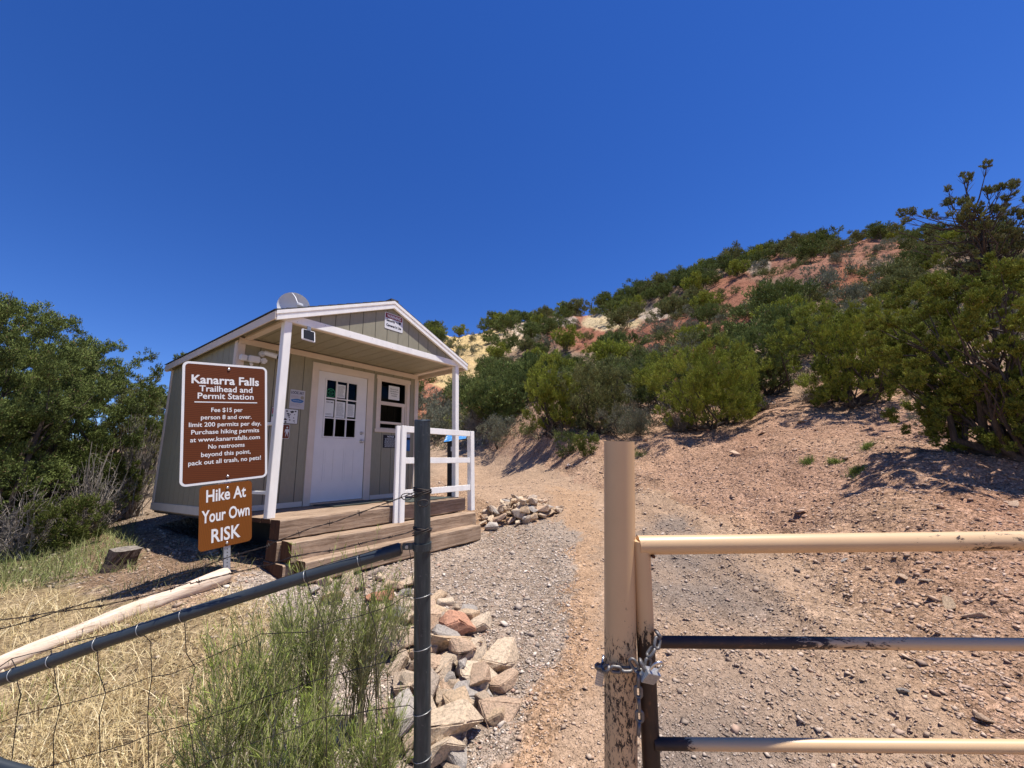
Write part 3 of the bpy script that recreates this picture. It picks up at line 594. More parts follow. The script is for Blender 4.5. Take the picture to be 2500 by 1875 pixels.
# ---- trees scattered over the hill
def scatter_hill():
    rs = np.random.RandomState(5); kinds = []
    for i in range(6):
        H0, W0 = rs.uniform(2.6, 3.6), rs.uniform(3.2, 4.4)
        kinds.append(make_tree('juniper_tree', (0, 0, 0), '', 'tree', seed=100+i, Hh=H0, Wd=W0, nleaf=6500, leaf=.21, cols=(DRK, DRK, OLV, DRK, GRN, DRK)[i], crown0=.10, nclump=50, clump=.17, limbs=7, up=.6))
    for i in range(4):
        kinds.append(make_tree('shrub', (0, 0, 0), '', 'shrub', seed=120+i, Hh=1.5, Wd=2.6, nleaf=2600, leaf=.15, cols=(GRY, OLV, GRY, OLV)[i], crown0=.03, nclump=30, clump=.2, limbs=5))
    used = [False]*len(kinds); placed = []; n = 0; tries = 0
    def keep(u, v, isT, r):
        for (bu, bv, ru, rv), col in BLOBS:
            if ((u-bu)/ru)**2+((v-bv)/rv)**2 < .8: return rs.rand() < (.13 if isT else .48)
        return True
    nT = nS = 0
    while nT+nS < 568 and tries < 20000:
        tries += 1; isT = rs.rand() < .62
        if (isT and nT >= 280) or (not isT and nS >= 290): continue
        y = math.exp(rs.uniform(math.log(21), math.log(112))**1.0); u = rs.uniform(900, 2560); x = W(u, 900, y)[0]
        z = gz(x, y); uu, vv, dz = project(np.array([x, y, z]))
        if vv < 560 or z-H < 1.6 or y > 112-(max(0, u-1040)/1500)*58+2: continue
        r = math.hypot(x, y)
        hz = gz(x*1.03, y*1.03)
        hp = (2.8 if isT else 1.0)*FPX/y
        if not (keep(uu, vv, isT, r) and (not isT or (keep(uu, vv-hp*.5, isT, r) and keep(uu, vv-hp, isT, r)))): continue
        sep = (1.45+y*.008) if isT else .9+y*.004
        if y > 75-(max(0, u-1040)/1500)*30: sep *= .8
        if any((x-a)**2+(y-b)**2 < ((sep+c)*.78)**2 for a, b, c in placed): continue
        # seen from the drive? skip those wholly hidden by the near slope
        ts = np.linspace(.3, .97, 24); g = ground_z(x*ts, y*ts, False); eye = H+(z+2.6-H)*ts
        if (g > eye).any(): continue
        placed.append((x, y, sep)); kix = rs.randint(0, 6) if isT else rs.randint(6, 10)
        o = kinds[kix] if not used[kix] else copy_tree(kinds[kix]); used[kix] = True
        o.location = (x, y, z-.15); nT += isT; nS += (not isT); s = rs.uniform(.62, 1.1)*(1.0+.3*min(1, y/90) if isT else rs.uniform(.8, 1.5)); o.scale = (s, s, s*rs.uniform(.85, 1.1)); o.rotation_euler = (0, 0, rs.uniform(0, 6.28))
        sky_ = vv < {True: 0}.get(False, 0) or (y > 100-(max(0, u-1040)/1500)*50-6)
        near_red = any(((uu-bu)/ru)**2+((vv-bv)/rv)**2 < 1.9 and col[2] < .12 for (bu, bv, ru, rv), col in BLOBS)
        near_yel = any(((uu-bu)/ru)**2+((vv-bv)/rv)**2 < 1.9 and col[1] > .4 for (bu, bv, ru, rv), col in BLOBS)
        zone = 'along the ridge line against the sky' if sky_ else 'beside a bare red slope of the hill' if near_red else 'beside the pale yellow outcrop on the hill' if near_yel else 'on the upper hillside' if y > 50 else 'on the lower hillside above the bank'
        side = 'left part' if uu < 1500 else 'middle part' if uu < 1950 else 'right part'
        kind = {0: 'dark green juniper', 1: 'dark green juniper', 2: 'olive green juniper', 3: 'dark green juniper', 4: 'yellow-green juniper', 5: 'dark green juniper'}.get(kix, 'low grey sage shrub' if kix in (6, 8) else 'low olive shrub')
        o['label'] = kind+' '+zone+', '+side; o['group'] = kind+'s '+zone+', '+side; n += 1
    for k_, us in zip(kinds, used):
        if not us:
            for ch in list(k_.children): bpy.data.objects.remove(ch)
            bpy.data.objects.remove(k_)
    print('hill plants', n, tries)
scatter_hill()

# ================================================================ SHED
shed = empty('permit_shed', tuple(SHED_O), SHED_A, 'small sage green wooden shed with white trim, gable roof and a covered front porch', 'shed')
SW, SD, PB, PW = 3.25, 2.77, -.40, 2.37               # width, depth, bottom of the walls, top of the walls
PY = -1.18                                            # front plane of porch posts and beam
RX, RZ = 1.655, 3.135                                 # ridge
SL = (3.135-2.44)/(1.655+.06)                         # roof slope
def roof_z(x): return RZ-abs(x-RX)*SL
def grooved(mb, gb, s0, s1, zb, zt, place, step=.2135, off=.075):
    """siding strip from s0 to s1; zt may be a function; place(s, depth, z) -> point"""
    zf = zt if callable(zt) else (lambda s: zt)
    gs = [off+i*step for i in range(-2, 40) if s0+.02 < off+i*step < s1-.02]; ed = [s0]+gs+[s1]; g = .0045
    for i in range(len(ed)-1):
        a = ed[i]+(g if i else 0); b = ed[i+1]-(g if i < len(ed)-2 else 0); m = (a+b)/2
        cuts = [a, b] if not (a < RX < b and callable(zt)) else [a, RX, b]
        for c0, c1 in zip(cuts[:-1], cuts[1:]):
            V = [place(c0, 0, zb), place(c1, 0, zb), place(c1, 0, zf(c1)), place(c0, 0, zf(c0))]; mb.add(V, [(0, 1, 2, 3)])
        for e, inner in ((a, i > 0), (b, i < len(ed)-2)):
            if inner: mb.add([place(e, 0, zb), place(e, .008, zb), place(e, .008, zf(e)), place(e, 0, zf(e))], [(0, 1, 2, 3)])
    for gx in gs: gb.add([place(gx-g-.001, .008, zb), place(gx+g+.001, .008, zb), place(gx+g+.001, .008, zf(gx)), place(gx-g-.001, .008, zf(gx))], [(0, 1, 2, 3)])
DX0, DX1, DZ1 = 1.164, 2.075, 2.11                    # door slab
WX0, WX1, WZ0, WZ1 = 2.345, 2.965, 1.23, 2.15          # window opening
def wall(name):
    n0 = len(mb.f); mb.add(gb.v, gb.f); me = mb.mesh(name); me.materials.append(MAT['siding']); me.materials.append(MAT['groove'])
    mi = np.zeros(len(me.polygons), np.int32); mi[n0:] = 1; me.polygons.foreach_set('material_index', mi); return link_mesh(name, me, None, shed)
mb, gb = MB(), MB(); P = lambda s, d, z: (s, d, z)
for a in ((0, DX0-.02, -.05, PW), (DX1+.02, WX0, -.05, PW), (WX1, SW, -.05, PW), (WX0, WX1, -.05, WZ0), (WX0, WX1, WZ1, PW), (DX0-.02, DX1+.02, DZ1+.02, PW)): grooved(mb, gb, *a, P)
fw = wall('front_wall')
mb, gb = MB(), MB(); P = lambda s, d, z: (d, s, z); grooved(mb, gb, 0, SD, -.03, 2.42, P); lw = wall('side_wall')
mb, gb = MB(), MB(); P = lambda s, d, z: (SW-d, s, z); grooved(mb, gb, 0, SD, -.03, 2.42, P); rw = wall('side_wall')
mb, gb = MB(), MB(); P = lambda s, d, z: (s, SD-d, z); grooved(mb, gb, 0, SW, -.03, lambda s: roof_z(s)-.06, P); bw = wall('rear_wall')
mb, gb = MB(), MB(); P = lambda s, d, z: (s, PY+.001+d, z); grooved(mb, gb, .02, SW+.03, 2.4525, lambda s: roof_z(s)-.05, P); gw = wall('gable_panel')
# porch ceiling, grooves run front to back
mb, gb = MB(), MB(); P = lambda s, d, z: (s, z, 2.385+d); grooved(mb, gb, .02, SW+.03, PY+.05, -.001, P, off=.02); cl = wall('porch_ceiling')
MB().box((.03, .03, -.09), (SW-.03, SD-.03, -.05)).build('floor', MAT['dark_in'], shed)
MB().box((.03, .5, PW-.02), (SW-.03, SD-.03, PW)).build('inner_ceiling', MAT['dark_in'], shed)
# roof
e = .06; th = .05
def slab(x0, x1, y0, y1, dz0, dz1, mb):
    V = [(x, y, roof_z(x)+d) for d in (dz0, dz1) for x, y in ((x0, y0), (x1, y0), (x1, y1), (x0, y1))]
    mb.add(V, [(0, 3, 2, 1), (4, 5, 6, 7), (0, 1, 5, 4), (1, 2, 6, 5), (2, 3, 7, 6), (3, 0, 4, 7)])
XL, XR, YF, YB = -.062, 3.385, PY-.042, SD+.10
mb = MB(); slab(XL+.02, RX, YF+.03, YB-.02, -.05, .0, mb); slab(RX, XR-.02, YF+.03, YB-.02, -.05, .0, mb)
roof = mb.build('roof', MAT['trim'], shed)
mb = MB()
for side in (-1, 1):                                   # shingle courses
    nc = 13
    for i in range(nc):
        t0, t1 = i/nc, (i+1)/nc; L = (RX-XL if side < 0 else XR-RX)+.012
        xa, xb = RX+side*L*t0, RX+side*L*(t1+.012); xs = sorted((xa, xb)); zz = .004+.004
        y0, y1 = YF-.008, YB+.01
        V = []
        for d in (0.001, .012):
            for x, y in ((xa, y0), (xb, y0), (xb, y1), (xa, y1)): V.append((x, y, RZ-abs(x-RX)*SL+d+(.010 if x == xb else 0)))
        mb.add(V, [(0, 3, 2, 1), (4, 5, 6, 7), (0, 1, 5, 4), (1, 2, 6, 5), (2, 3, 7, 6), (3, 0, 4, 7)])
mb.box((RX-.07, YF-.012, RZ-.02), (RX+.07, YB+.012, RZ+.022))
mb.build('shingles', MAT['shingle'], roof)
def rake(y0, y1, dz0, dz1, mb, x0=XL, x1=XR):
    for a, b in ((x0, RX), (RX, x1)): slab(a, b, y0, y1, dz0, dz1, mb)
mb = MB(); rake(YF, YF+.028, -.125, -.004, mb); mb.build('rake_board', MAT['white'], roof)
mb = MB(); rake(YF-.013, YF-.001, -.045, .000, mb, XL-.01, XR+.01); mb.build('drip_edge', MAT['white'], roof)
mb = MB(); rake(YF-.009, YF-.001, -.122, -.075, mb); mb.build('rake_board', MAT['white'], roof)
mb = MB(); rake(YB-.02, YB, -.125, -.004, mb); mb.build('rake_board', MAT['white'], roof)
for x0, x1 in ((XL-.02, XL), (XR, XR+.02)):
    xx = x0 if x0 < 0 else x1
    MB().box((x0, YF-.0, roof_z(xx)-.105), (x1, YB, roof_z(xx)-.002)).build('eave_fascia', MAT['trim'], roof)
MB().box((XL, PY+.06, 2.397), (.0, SD, 2.405)).build('soffit', MAT['siding'], shed)
MB().box((SW, PY+.06, 2.397), (XR, SD, 2.405)).build('soffit', MAT['siding'], shed)
# white timber frame of the porch
MB().bbox((.055, PY, -.001), (.145, PY+.09, 2.35)).build('porch_post', MAT['white'], shed)
MB().bbox((SW-.135, PY, -.001), (SW-.045, PY+.09, 2.35)).build('porch_post', MAT['white'], shed)
MB().bbox((.03, PY-.003, 2.352), (SW+.06, PY+.034, 2.452)).build('porch_beam', MAT['white'], shed)
MB().bbox((.03, PY+.036, 2.352), (SW+.04, PY+.085, 2.383)).build('beam_underside', MAT['trim'], shed)
for x in (.055, SW-.135): MB().bbox((x, PY+.091, 2.352), (x+.09, -.022, 2.384)).build('side_beam', MAT['trim'], shed)
MB().bbox((.0, -.020, 2.285), (SW, -.002, 2.372)).build('wall_top_trim', MAT['trim'], shed)
for x in (-.012, SW-.085): MB().bbox((x, -.018, -.04), (x+.097, -.001, 2.284)).build('corner_trim', MAT['trim'], shed)
for x in (-.014, SW+.0): MB().bbox((x, .0, .075), (x+.014, .09, 2.33)).build('corner_trim', MAT['trim'], shed)
for x in (-.014, SW+.0): MB().bbox((x, SD-.09, .075), (x+.014, SD, 2.33)).build('corner_trim', MAT['trim'], shed)
for x in (-.018, SW+.0): MB().bbox((x, -.005, -.04), (x+.018, SD+.01, .073)).build('base_board', MAT['trim'], shed)
MB().bbox((.0, -.03, .002), (DX0-.12, -.019, .075)).build('base_board', MAT['trim'], shed)
MB().bbox((DX1+.13, -.03, .002), (SW, -.019, .075)).build('base_board', MAT['trim'], shed)
for x in (.75, 1.6, 2.6): MB().box((x, .25, -.5), (x+.1, SD-.3, -.09)).build('skid', mono('dark_skid', (.05, .035, .025), .9), shed)
MB().box((0.01, 0.01, -.06), (SW-.01, SD-.01, -.035)).build('floor_frame', MAT['tie'], shed)
# side rails between the left post and the wall
for z in (.26, 1.07): MB().bbox((.075, PY+.091, z), (.113, -.021, z+.036)).build('side_rail', MAT['white'], shed)
nh = MAT['wire_bright']; par_ = [o_ for o_ in shed.children if o_.name.startswith('porch_beam')][0]
for i in range(9): MB().tube([(.2+i*.37, PY-.0035, 2.43 if i % 2 else 2.375), (.2+i*.37, PY-.0052, 2.43 if i % 2 else 2.375)], .0045, 8).build('nail_head', nh, par_)
# door
door = MB()
for a, b in (((DX0+.004, -.006, .037), (1.29, .034, DZ1-.004)), ((1.895, -.006, .037), (DX1-.007, .034, DZ1-.004)), ((1.29, -.006, .037), (1.895, .034, 1.03)), ((1.29, -.006, 2.0), (1.895, .034, DZ1-.004))): door.box(a, b)
door = door.build('door', MAT['door'], shed)
mb = MB(); gx = [1.293, 1.490, 1.692, 1.892]; gzz = [1.033, 1.352, 1.676, 1.997]
for i in range(4):
    wdt = .022 if i in (0, 3) else .010
    mb.box((gx[i]-(.0 if i == 0 else wdt if i == 3 else wdt), -.016, 1.033), (gx[i]+(wdt if i == 0 else 0 if i == 3 else wdt), .004, 1.997))
for i in range(4):
    wdt = .022 if i in (0, 3) else .010
    mb.box((1.293+.0225, -.0145, gzz[i]-(0 if i == 0 else wdt)), (1.892-.0225, .003, gzz[i]+(0 if i == 3 else wdt)))
mb.build('muntins', MAT['door'], door)
MB().box((1.295, .012, 1.035), (1.890, .016, 1.995)).build('pane', MAT['glass'], door)
for x0, x1 in ((1.335, 1.515), (1.68, 1.875)):         # moulded lower panels
    mb = MB(); z0, z1 = .345, .85; t = .014
    for a, b in (((x0, -.010, z0), (x1, -.0061, z0+t)), ((x0, -.010, z1-t), (x1, -.0061, z1)), ((x0, -.010, z0+t), (x0+t, -.0061, z1-t)), ((x1-t, -.010, z0+t), (x1, -.0061, z1-t))): mb.bbox(a, b, .0018)
    mb.bbox((x0+.035, -.009, z0+.035), (x1-.035, -.0061, z1-.035), .002); mb.build('panel_moulding', MAT['door'], door)
def knob_mesh(mb, x, y, z, r, rose):
    pr = [(0, rose), (.006, rose), (.012, rose*.55), (.03, rose*.42), (.038, r*.8), (.05, r), (.062, r*.85), (.068, r*.3), (.0685, 0)]
    n = 16; V = []; F = []
    for d, q in pr:
        for k in range(n): V.append((x+q*math.cos(2*math.pi*k/n), y-d, z+q*math.sin(2*math.pi*k/n)))
    for i in range(len(pr)-1):
        for k in range(n): F.append((i*n+k, i*n+(k+1) % n, (i+1)*n+(k+1) % n, (i+1)*n+k))
    mb.add(V, F, True)
mb = MB(); knob_mesh(mb, 1.998, -.0061, .993, .027, .033); mb.build('knob', MAT['steel'], door)
mb = MB(); knob_mesh(mb, 1.993, -.0061, 1.133, .016, .030); mb.build('deadbolt', MAT['steel'], door)
mb = MB()                                             # wide mitred casing
x0, x1, z1, t = DX0-.105, DX1+.125, DZ1+.115, .105
for poly in ([(x0, .0), (x0+t, .0), (x0+t, z1-t), (x0, z1)], [(x1-t-.02, .0), (x1, .0), (x1, z1), (x1-t-.02, z1-t)], [(x0, z1), (x0+t, z1-t), (x1-t-.02, z1-t), (x1, z1)]):
    mb.prism([(a, b) for a, b in poly], .022, Matrix.Translation((0, -.024, 0)))
mb.build('door_casing', MAT['trim'], shed)
mb = MB()
for a, b in (((DX1+.0, -.012, .03), (DX1+.02, .05, DZ1+.02)), ((DX0-.02, -.012, .03), (DX0, .05, DZ1+.02)), ((DX0, -.012, DZ1), (DX1, .05, DZ1+.02))): mb.box(a, b)
mb.build('door_jamb', MAT['trim'], shed); MB().bbox((DX0-.0, -.05, .002), (DX1+.02, .03, .03)).build('threshold', MAT['steel'], shed)
# window
win = MB()
x0, x1, z0, z1 = WX0, WX1, WZ0, WZ1
for a, b in (((x0-.07, -.022, z0), (x0, -.001, z1)), ((x1, -.022, z0), (x1+.075, -.001, z1)), ((x0-.085, -.025, z1), (x1+.09, -.001, z1+.075)), ((x0-.09, -.03, z0-.06), (x1+.095, -.001, z0))): win.bbox(a, b)
win = win.build('window', MAT['trim'], shed)
mb = MB()
for a, b in (((x0+.0, -.012, z0), (x0+.03, .03, z1)), ((x1-.03, -.012, z0), (x1, .03, z1)), ((x0+.031, -.012, z1-.03), (x1-.031, .03, z1)), ((x0+.031, -.010, z0), (x1-.031, .03, z0+.025)), ((x0+.031, -.008, 1.68), (x1-.031, .03, 1.745))): mb.bbox(a, b)
for a, b in (((x0+.031, -.002, 1.33), (x1-.10, .02, 1.375)), ((x1-.095, -.002, z0+.03), (x1-.031, .02, 1.679))): mb.bbox(a, b)
mb.build('sash', MAT['trim'], win); MB().box((x0+.03, .006, 1.745), (x1-.03, .009, z1-.03)).build('pane', MAT['glass'], win); MB().box((x0+.03, .012, 1.375), (x1-.095, .015, 1.68)).build('pane', MAT['glass'], win)
# ---- deck and steps of railway ties
deck = empty('porch_steps', tuple(SHED_O), SHED_A, 'three weathered railway tie steps and plank deck in front of the shed', 'steps')
MAT['tie_dark'] = timber('shaded_plank', (.10, .065, .04), (.15, .10, .065), (.04, .025, .016))  # joist wood darkened: the black shade under the deck is put into its colour
def tie(x0, x1, y0, y1, z0, z1, sd, name='timber'):
    rs = np.random.RandomState(sd); n = 26; V = []; prof = [(y0, z0+.012), (y0+.012, z0), (y1-.012, z0), (y1, z0+.012), (y1, z1-.01), (y1-.01, z1), (y0+.012, z1), (y0, z1-.012)]
    off = rs.normal(size=(n, 8, 2))*.0022; sw = np.cumsum(rs.normal(size=n))*.0009
    for i in range(n):
        x = x0+(x1-x0)*i/(n-1)
        for j, (a, b) in enumerate(prof): V.append((x, a+off[i, j, 0]+sw[i], b+off[i, j, 1]+sw[i]*.6))
    F = [(i*8+j, i*8+(j+1) % 8, (i+1)*8+(j+1) % 8, (i+1)*8+j) for i in range(n-1) for j in range(8)]
    mb = MB(); mb.add(V, F); mb.add(V[-8:], [tuple(range(8))]); o = mb.build(name, MAT['tie'], deck)
    MB().add(V[:8], [tuple(range(8))[::-1]]).build('end_grain', MAT['tie_end'], o); return o
tie(.075, 3.07, -1.452, -1.235, -.212, -.002, 1)
tie(.10, 3.055, -1.69, -1.462, -.425, -.218, 2); tie(.06, 3.0, -1.455, -1.22, -.43, -.224, 3)
tie(.16, 2.965, -1.87, -1.66, -.62, -.43+.03, 4); tie(.05, 2.95, -1.64, -1.2, -.62, -.44, 5)
for i in range(5): tie(.075, SW-.02, -1.228+i*.246, -.99+i*.246, -.05, -.006, 10+i, 'deck_plank')
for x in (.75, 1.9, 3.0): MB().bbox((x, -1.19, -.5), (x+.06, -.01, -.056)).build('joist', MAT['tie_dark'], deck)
# ---- railing in front
rail = empty('porch_railing', tuple(SHED_O), SHED_A, 'white painted three rail porch railing on the right side of the steps', 'railing')
MB().bbox((1.615, -1.548, -.235), (1.70, -1.458, 1.123), .005).build('post', MAT['white'], rail)
MB().bbox((1.545, -1.52, -.225), (1.612, -1.482, 1.118), .004).build('post', MAT['white'], rail)
MB().bbox((3.11, -1.548, -.21), (3.205, -1.458, 1.123), .005).build('post', MAT['white'], rail)
for z0, z1 in ((1.03, 1.122), (.58, .668), (.125, .215)): MB().bbox((1.702, -1.535, z0), (3.108, -1.497, z1), .004).build('rail', MAT['white'], rail)
# ---- doormat
def top(o, label, cat, group=None): tag(o, label, cat, group); return o
def shed_obj(mb, name, mat, label, cat, group=None, origin=(0, 0, 0)):
    """stand-alone mesh built in shed coordinates"""
    me = mb.mesh(name, origin); ox = Vector(origin); wl = Matrix.Translation(tuple(SHED_O)) @ Matrix.Rotation(SHED_A, 4, 'Z') @ ox
    o = link_mesh(name, me, mat, None, tuple(wl), (0, 0, SHED_A)); return top(o, label, cat, group)
k = NT('mat_fibre'); f = k.noise(k.coord('Object'), 220, 4); k.l(k.ramp(f, [(.3, (.03, .035, .03)), (.7, (.10, .11, .09))]), k.b.inputs['Base Color']); k.b.inputs['Roughness'].default_value = 1; k.l(k.bump(f, .8, .01), k.b.inputs['Normal']); MAT['mat'] = k.m
shed_obj(MB().bbox((1.2, -.62, -.004), (2.05, -.06, .012), .004), 'doormat', MAT['mat'], 'dark fibre doormat on the deck in front of the door', 'doormat')
shed_obj(MB().bbox((2.12, -1.2, -.004), (3.08, -.4, .010), .004), 'doormat', MAT['mat'], 'grey-green mat on the deck behind the railing', 'doormat')
# ---- things fixed to the shed
def signboard(name, label, cat, x0, x1, z0, z1, y, mat, r=.0, th=.004, group=None, border=None, bw=.01, rot=0.0):
    """flat board facing -y (shed frame); returns the empty and helper for parts in its own frame"""
    cx, cz = (x0+x1)/2, (z0+z1)/2; loc = Matrix.Translation(tuple(SHED_O)) @ Matrix.Rotation(SHED_A, 4, 'Z') @ Vector((cx, y, cz))
    root = empty(name, tuple(loc), SHED_A, label, cat, group); w_, h_ = x1-x0, z1-z0
    def rr(w, h, r, n=6):
        if r <= 0: return [(-w/2, -h/2), (w/2, -h/2), (w/2, h/2), (-w/2, h/2)]
        pts = []
        for (sx, sz, a0) in ((1, -1, -90), (1, 1, 0), (-1, 1, 90), (-1, -1, 180)):
            for i in range(n+1):
                a = rad(a0+90*i/n); pts.append((sx*(w/2-r)+r*math.cos(a), sz*(h/2-r)+r*math.sin(a)))
        return pts
    MB().prism(rr(w_, h_, r), th, Matrix.Translation((0, -th, 0))).build('panel', border or mat, root)
    if border: MB().prism(rr(w_-2*bw, h_-2*bw, max(0, r-bw)), .0008, Matrix.Translation((0, -th-.0008, 0))).build('face', mat, root)
    return root, -th-.0012
def put_text(root, y, lines, mat, name='lettering', mx=None):
    for ln in lines:
        bm = join_text([ln]); bm.transform((mx if mx is not None else Matrix.Identity(4)) @ Matrix.Translation((0, y, 0))); me = bpy.data.meshes.new(name); bm.to_mesh(me); bm.free(); link_mesh(name, me, mat, root)
def bars(root, y, x0, x1, z0, z1, n, mat, sd=0, th=.35, name='printed_lines', jit=.25, align='l'):
    rs = random.Random(sd); mb = MB(); dz = (z1-z0)/n
    for i in range(n):
        ln = (x1-x0)*(1-jit*rs.random()); a = x0 if align == 'l' else (x0+x1-ln)/2; z = z1-dz*(i+.5); xx = a
        while xx < a+ln-.004:
            ww = min(rs.uniform(.006, .02)*(x1-x0)/.15, a+ln-xx); mb.box((xx, y, z-dz*th/2), (xx+ww, y+.0003, z+dz*th/2)); xx += ww+.004*(x1-x0)/.15
    return mb.build(name, mat, root)
FP = 'papers taped inside the door window'
def door_paper(label, x0, x1, z0, z1, n, sd):
    r, y = signboard('notice', label, 'paper', x0, x1, z0, z1, .0095, MAT['paper'], th=.001, group=FP); w_, h_ = x1-x0, z1-z0
    bars(r, y, -w_*.42, w_*.42, -h_*.42, h_*.42, n, MAT['ink'], sd); return r, y
door_paper('white printed sheet in the top middle pane of the door', 1.512, 1.662, 1.705, 1.93, 13, 1)
r, y = signboard('notice', 'white sheet headed WELCOME in the middle left pane of the door', 'paper', 1.320, 1.470, 1.375, 1.645, .0095, MAT['paper'], th=.001, group=FP); put_text(r, y, [('WELCOME!', 0, .09, .03, .0004, 1, .12)], MAT['inkblack']); bars(r, y, -.06, .06, -.115, -.08, 2, MAT['ink'], 9)
door_paper('white printed sheet in the centre pane of the door', 1.506, 1.672, 1.37, 1.64, 16, 2)
door_paper('small white printed sheet in the middle right pane of the door', 1.715, 1.855, 1.395, 1.62, 13, 3)
GRNM = mono('green_print', (.03, .22, .10), .6)
cx, cz = 1.402, 1.765; wl = Matrix.Translation(tuple(SHED_O)) @ Matrix.Rotation(SHED_A, 4, 'Z') @ Vector((cx, .0095, cz))
st = empty('sticker', tuple(wl), SHED_A, 'round green sticker in the top left pane of the door', 'sticker')
mb = MB(); ring = lambda r0, r1, mb, n=36: [mb.add([(r0*math.cos(a), -.001, r0*math.sin(a)), (r1*math.cos(a), -.001, r1*math.sin(a)), (r1*math.cos(b), -.001, r1*math.sin(b)), (r0*math.cos(b), -.001, r0*math.sin(b))], [(0, 1, 2, 3)]) for a, b in [(2*math.pi*i/n, 2*math.pi*(i+1)/n) for i in range(n)]]
ring(.066, .079, mb); ring(.030, .038, mb, 24); mb.box((-.062, -.0012, -.006), (.062, -.0009, .004)); mb.box((-.04, -.0012, .044), (.04, -.0009, .052)); mb.box((-.035, -.0012, -.055), (.035, -.0009, -.047)); mb.build('ring', GRNM, st)
# paper inside the upper window pane
r, y = signboard('notice', 'pale notice about no cash inside the upper window pane', 'paper', 2.545, 2.80, 1.80, 2.065, .0035, MAT['paper'], th=.001)
put_text(r, y, [('There is no cash', 0, .060, .032, .0006, 1, .19), ('in the booth or in', 0, .018, .032, .0006, 1, .20), ('the drop box', 0, -.024, .032, .0006, 1, .15), ('overnight!', 0, -.066, .032, .0006, 1, .12)], MAT['ink'])
# NOTICE sign
r, y = signboard('notice_sign', 'black notice sign with white print on the wall under the window', 'sign', 2.458, 2.778, .893, 1.128, -.002, MAT['inkblack'])
put_text(r, y, [('NOTICE', 0, .074, .045, .001, 1, .15)], MAT['paper']); bars(r, y, -.135, .135, -.105, .062, 10, MAT['paper'], 5, align='c', jit=.12)
# blue flyer on the wall
BLUE = mono('blue_print', (.045, .16, .38), .5); r, y = signboard('flyer_holder', 'blue and white flyer on the wall near the right corner of the shed', 'sign', 2.945, 3.075, .84, 1.19, -.002, BLUE, th=.012)
MB().box((-.063, y-.001, .085), (.063, y, .17)).build('card', MAT['paper'], r); MB().box((-.063, y-.001, .04), (.063, y, .08)).build('band', MAT['inkblack'], r)
# LOCAL ART poster
POST = mono('poster_grey', (.50, .50, .53), .7, var=.05); TANP = mono('poster_disc', (.34, .31, .24), .7)
r, y = signboard('poster', 'pale LOCAL ART poster with a blue brush stroke left of the door', 'poster', .752, .975, 1.447, 1.738, -.002, POST, th=.002)
put_text(r, y, [('LOCAL ART', -.004, .083, .052, .0015, .8, .195)], mono('poster_ink', (.05, .06, .11), .7)); bars(r, y, -.06, .05, .115, .13, 1, MAT['ink'], 6, align='c')
mb = MB(); pts = [(.095*math.cos(a)*(1+.06*math.sin(7*a)), .030*math.sin(a)*(1+.1*math.sin(5*a))) for a in [2*math.pi*i/40 for i in range(40)]]; mb.add([(a, y, b-.022) for a, b in pts], [tuple(range(40))]); mb.build('brush_stroke', BLUE, r)
mb = MB(); mb.add([(.072+.027*math.cos(a), y, .033+.027*math.sin(a)) for a in [2*math.pi*i/24 for i in range(24)]], [tuple(range(24))]); mb.build('disc', TANP, r)
bars(r, y, -.095, .03, .02, .06, 3, mono('pink_lines', (.42, .30, .30), .7), 7); bars(r, y-.0004, -.065, .065, -.033, -.012, 1, POST, 8, align='c'); bars(r, y, -.095, .09, -.11, -.06, 4, mono('grey_lines', (.30, .28, .33), .7), 17, jit=.5)
# white sheet with small black pictures
r, y = signboard('wildlife_poster', 'white poster with small black silhouettes half behind the left porch post', 'poster', .60, .892, 1.213, 1.438, -.002, MAT['paper'], th=.003, border=MAT['inkblack'], bw=.006)
mb = MB(); rs_ = random.Random(4)
for (x, z, s) in ((-.02, .075, .02), (.055, .07, .03), (.105, .08, .018), (.0, .035, .022), (.01, .005, .022), (.095, .03, .012), (.085, -.02, .012), (.09, -.065, .014), (.1, -.09, .008), (-.035, -.05, .025), (-.03, -.09, .022), (.03, -.055, .014), (.03, .03, .012), (-.08, .06, .02), (-.1, 0, .02), (-.09, -.06, .02), (.02, -.02, .012)):
    n = 11; mb.add([(x+s*rs_.uniform(.5, 1.15)*math.cos(2*math.pi*i/n), y, z+s*.7*rs_.uniform(.5, 1.1)*math.sin(2*math.pi*i/n)) for i in range(n)], [tuple(range(n))])
mb.build('pictures', MAT['inkblack'], r)
# red sign and brown pictogram sign
REDP = mono('red_print', (.35, .02, .03), .6)
r, y = signboard('warning_poster', 'red and white sign on the wall just left of the left porch post', 'sign', .508, .585, 1.20, 1.443, -.002, MAT['paper'], border=MAT['inkblack'], bw=.006); MB().box((-.028, y-.0003, .02), (.028, y, .105)).build('red_field', REDP, r); MB().box((-.028, y-.0003, -.02), (.028, y, .012)).build('green_field', GRNM, r)
BRN = mono('sign_brown', (.17, .038, .012), .5)
r, y = signboard('pictogram_sign', 'small brown sign with a white figure half behind the left porch post', 'sign', .62, .787, .99, 1.20, -.002, BRN, r=.02, border=MAT['paper'], bw=.006); mb = MB(); mb.add([(.045+.013*math.cos(a), y, .06+.013*math.sin(a)) for a in [2*math.pi*i/16 for i in range(16)]], [tuple(range(16))])
mb.add([(.02, y, .035), (.07, y, .035), (.078, y, -.02), (.06, y, .01), (.062, y, -.08), (.045, y, -.02), (.028, y, -.08), (.03, y, .01), (.012, y, -.02)], [tuple(range(9))]); mb.build('figure', MAT['paper'], r)
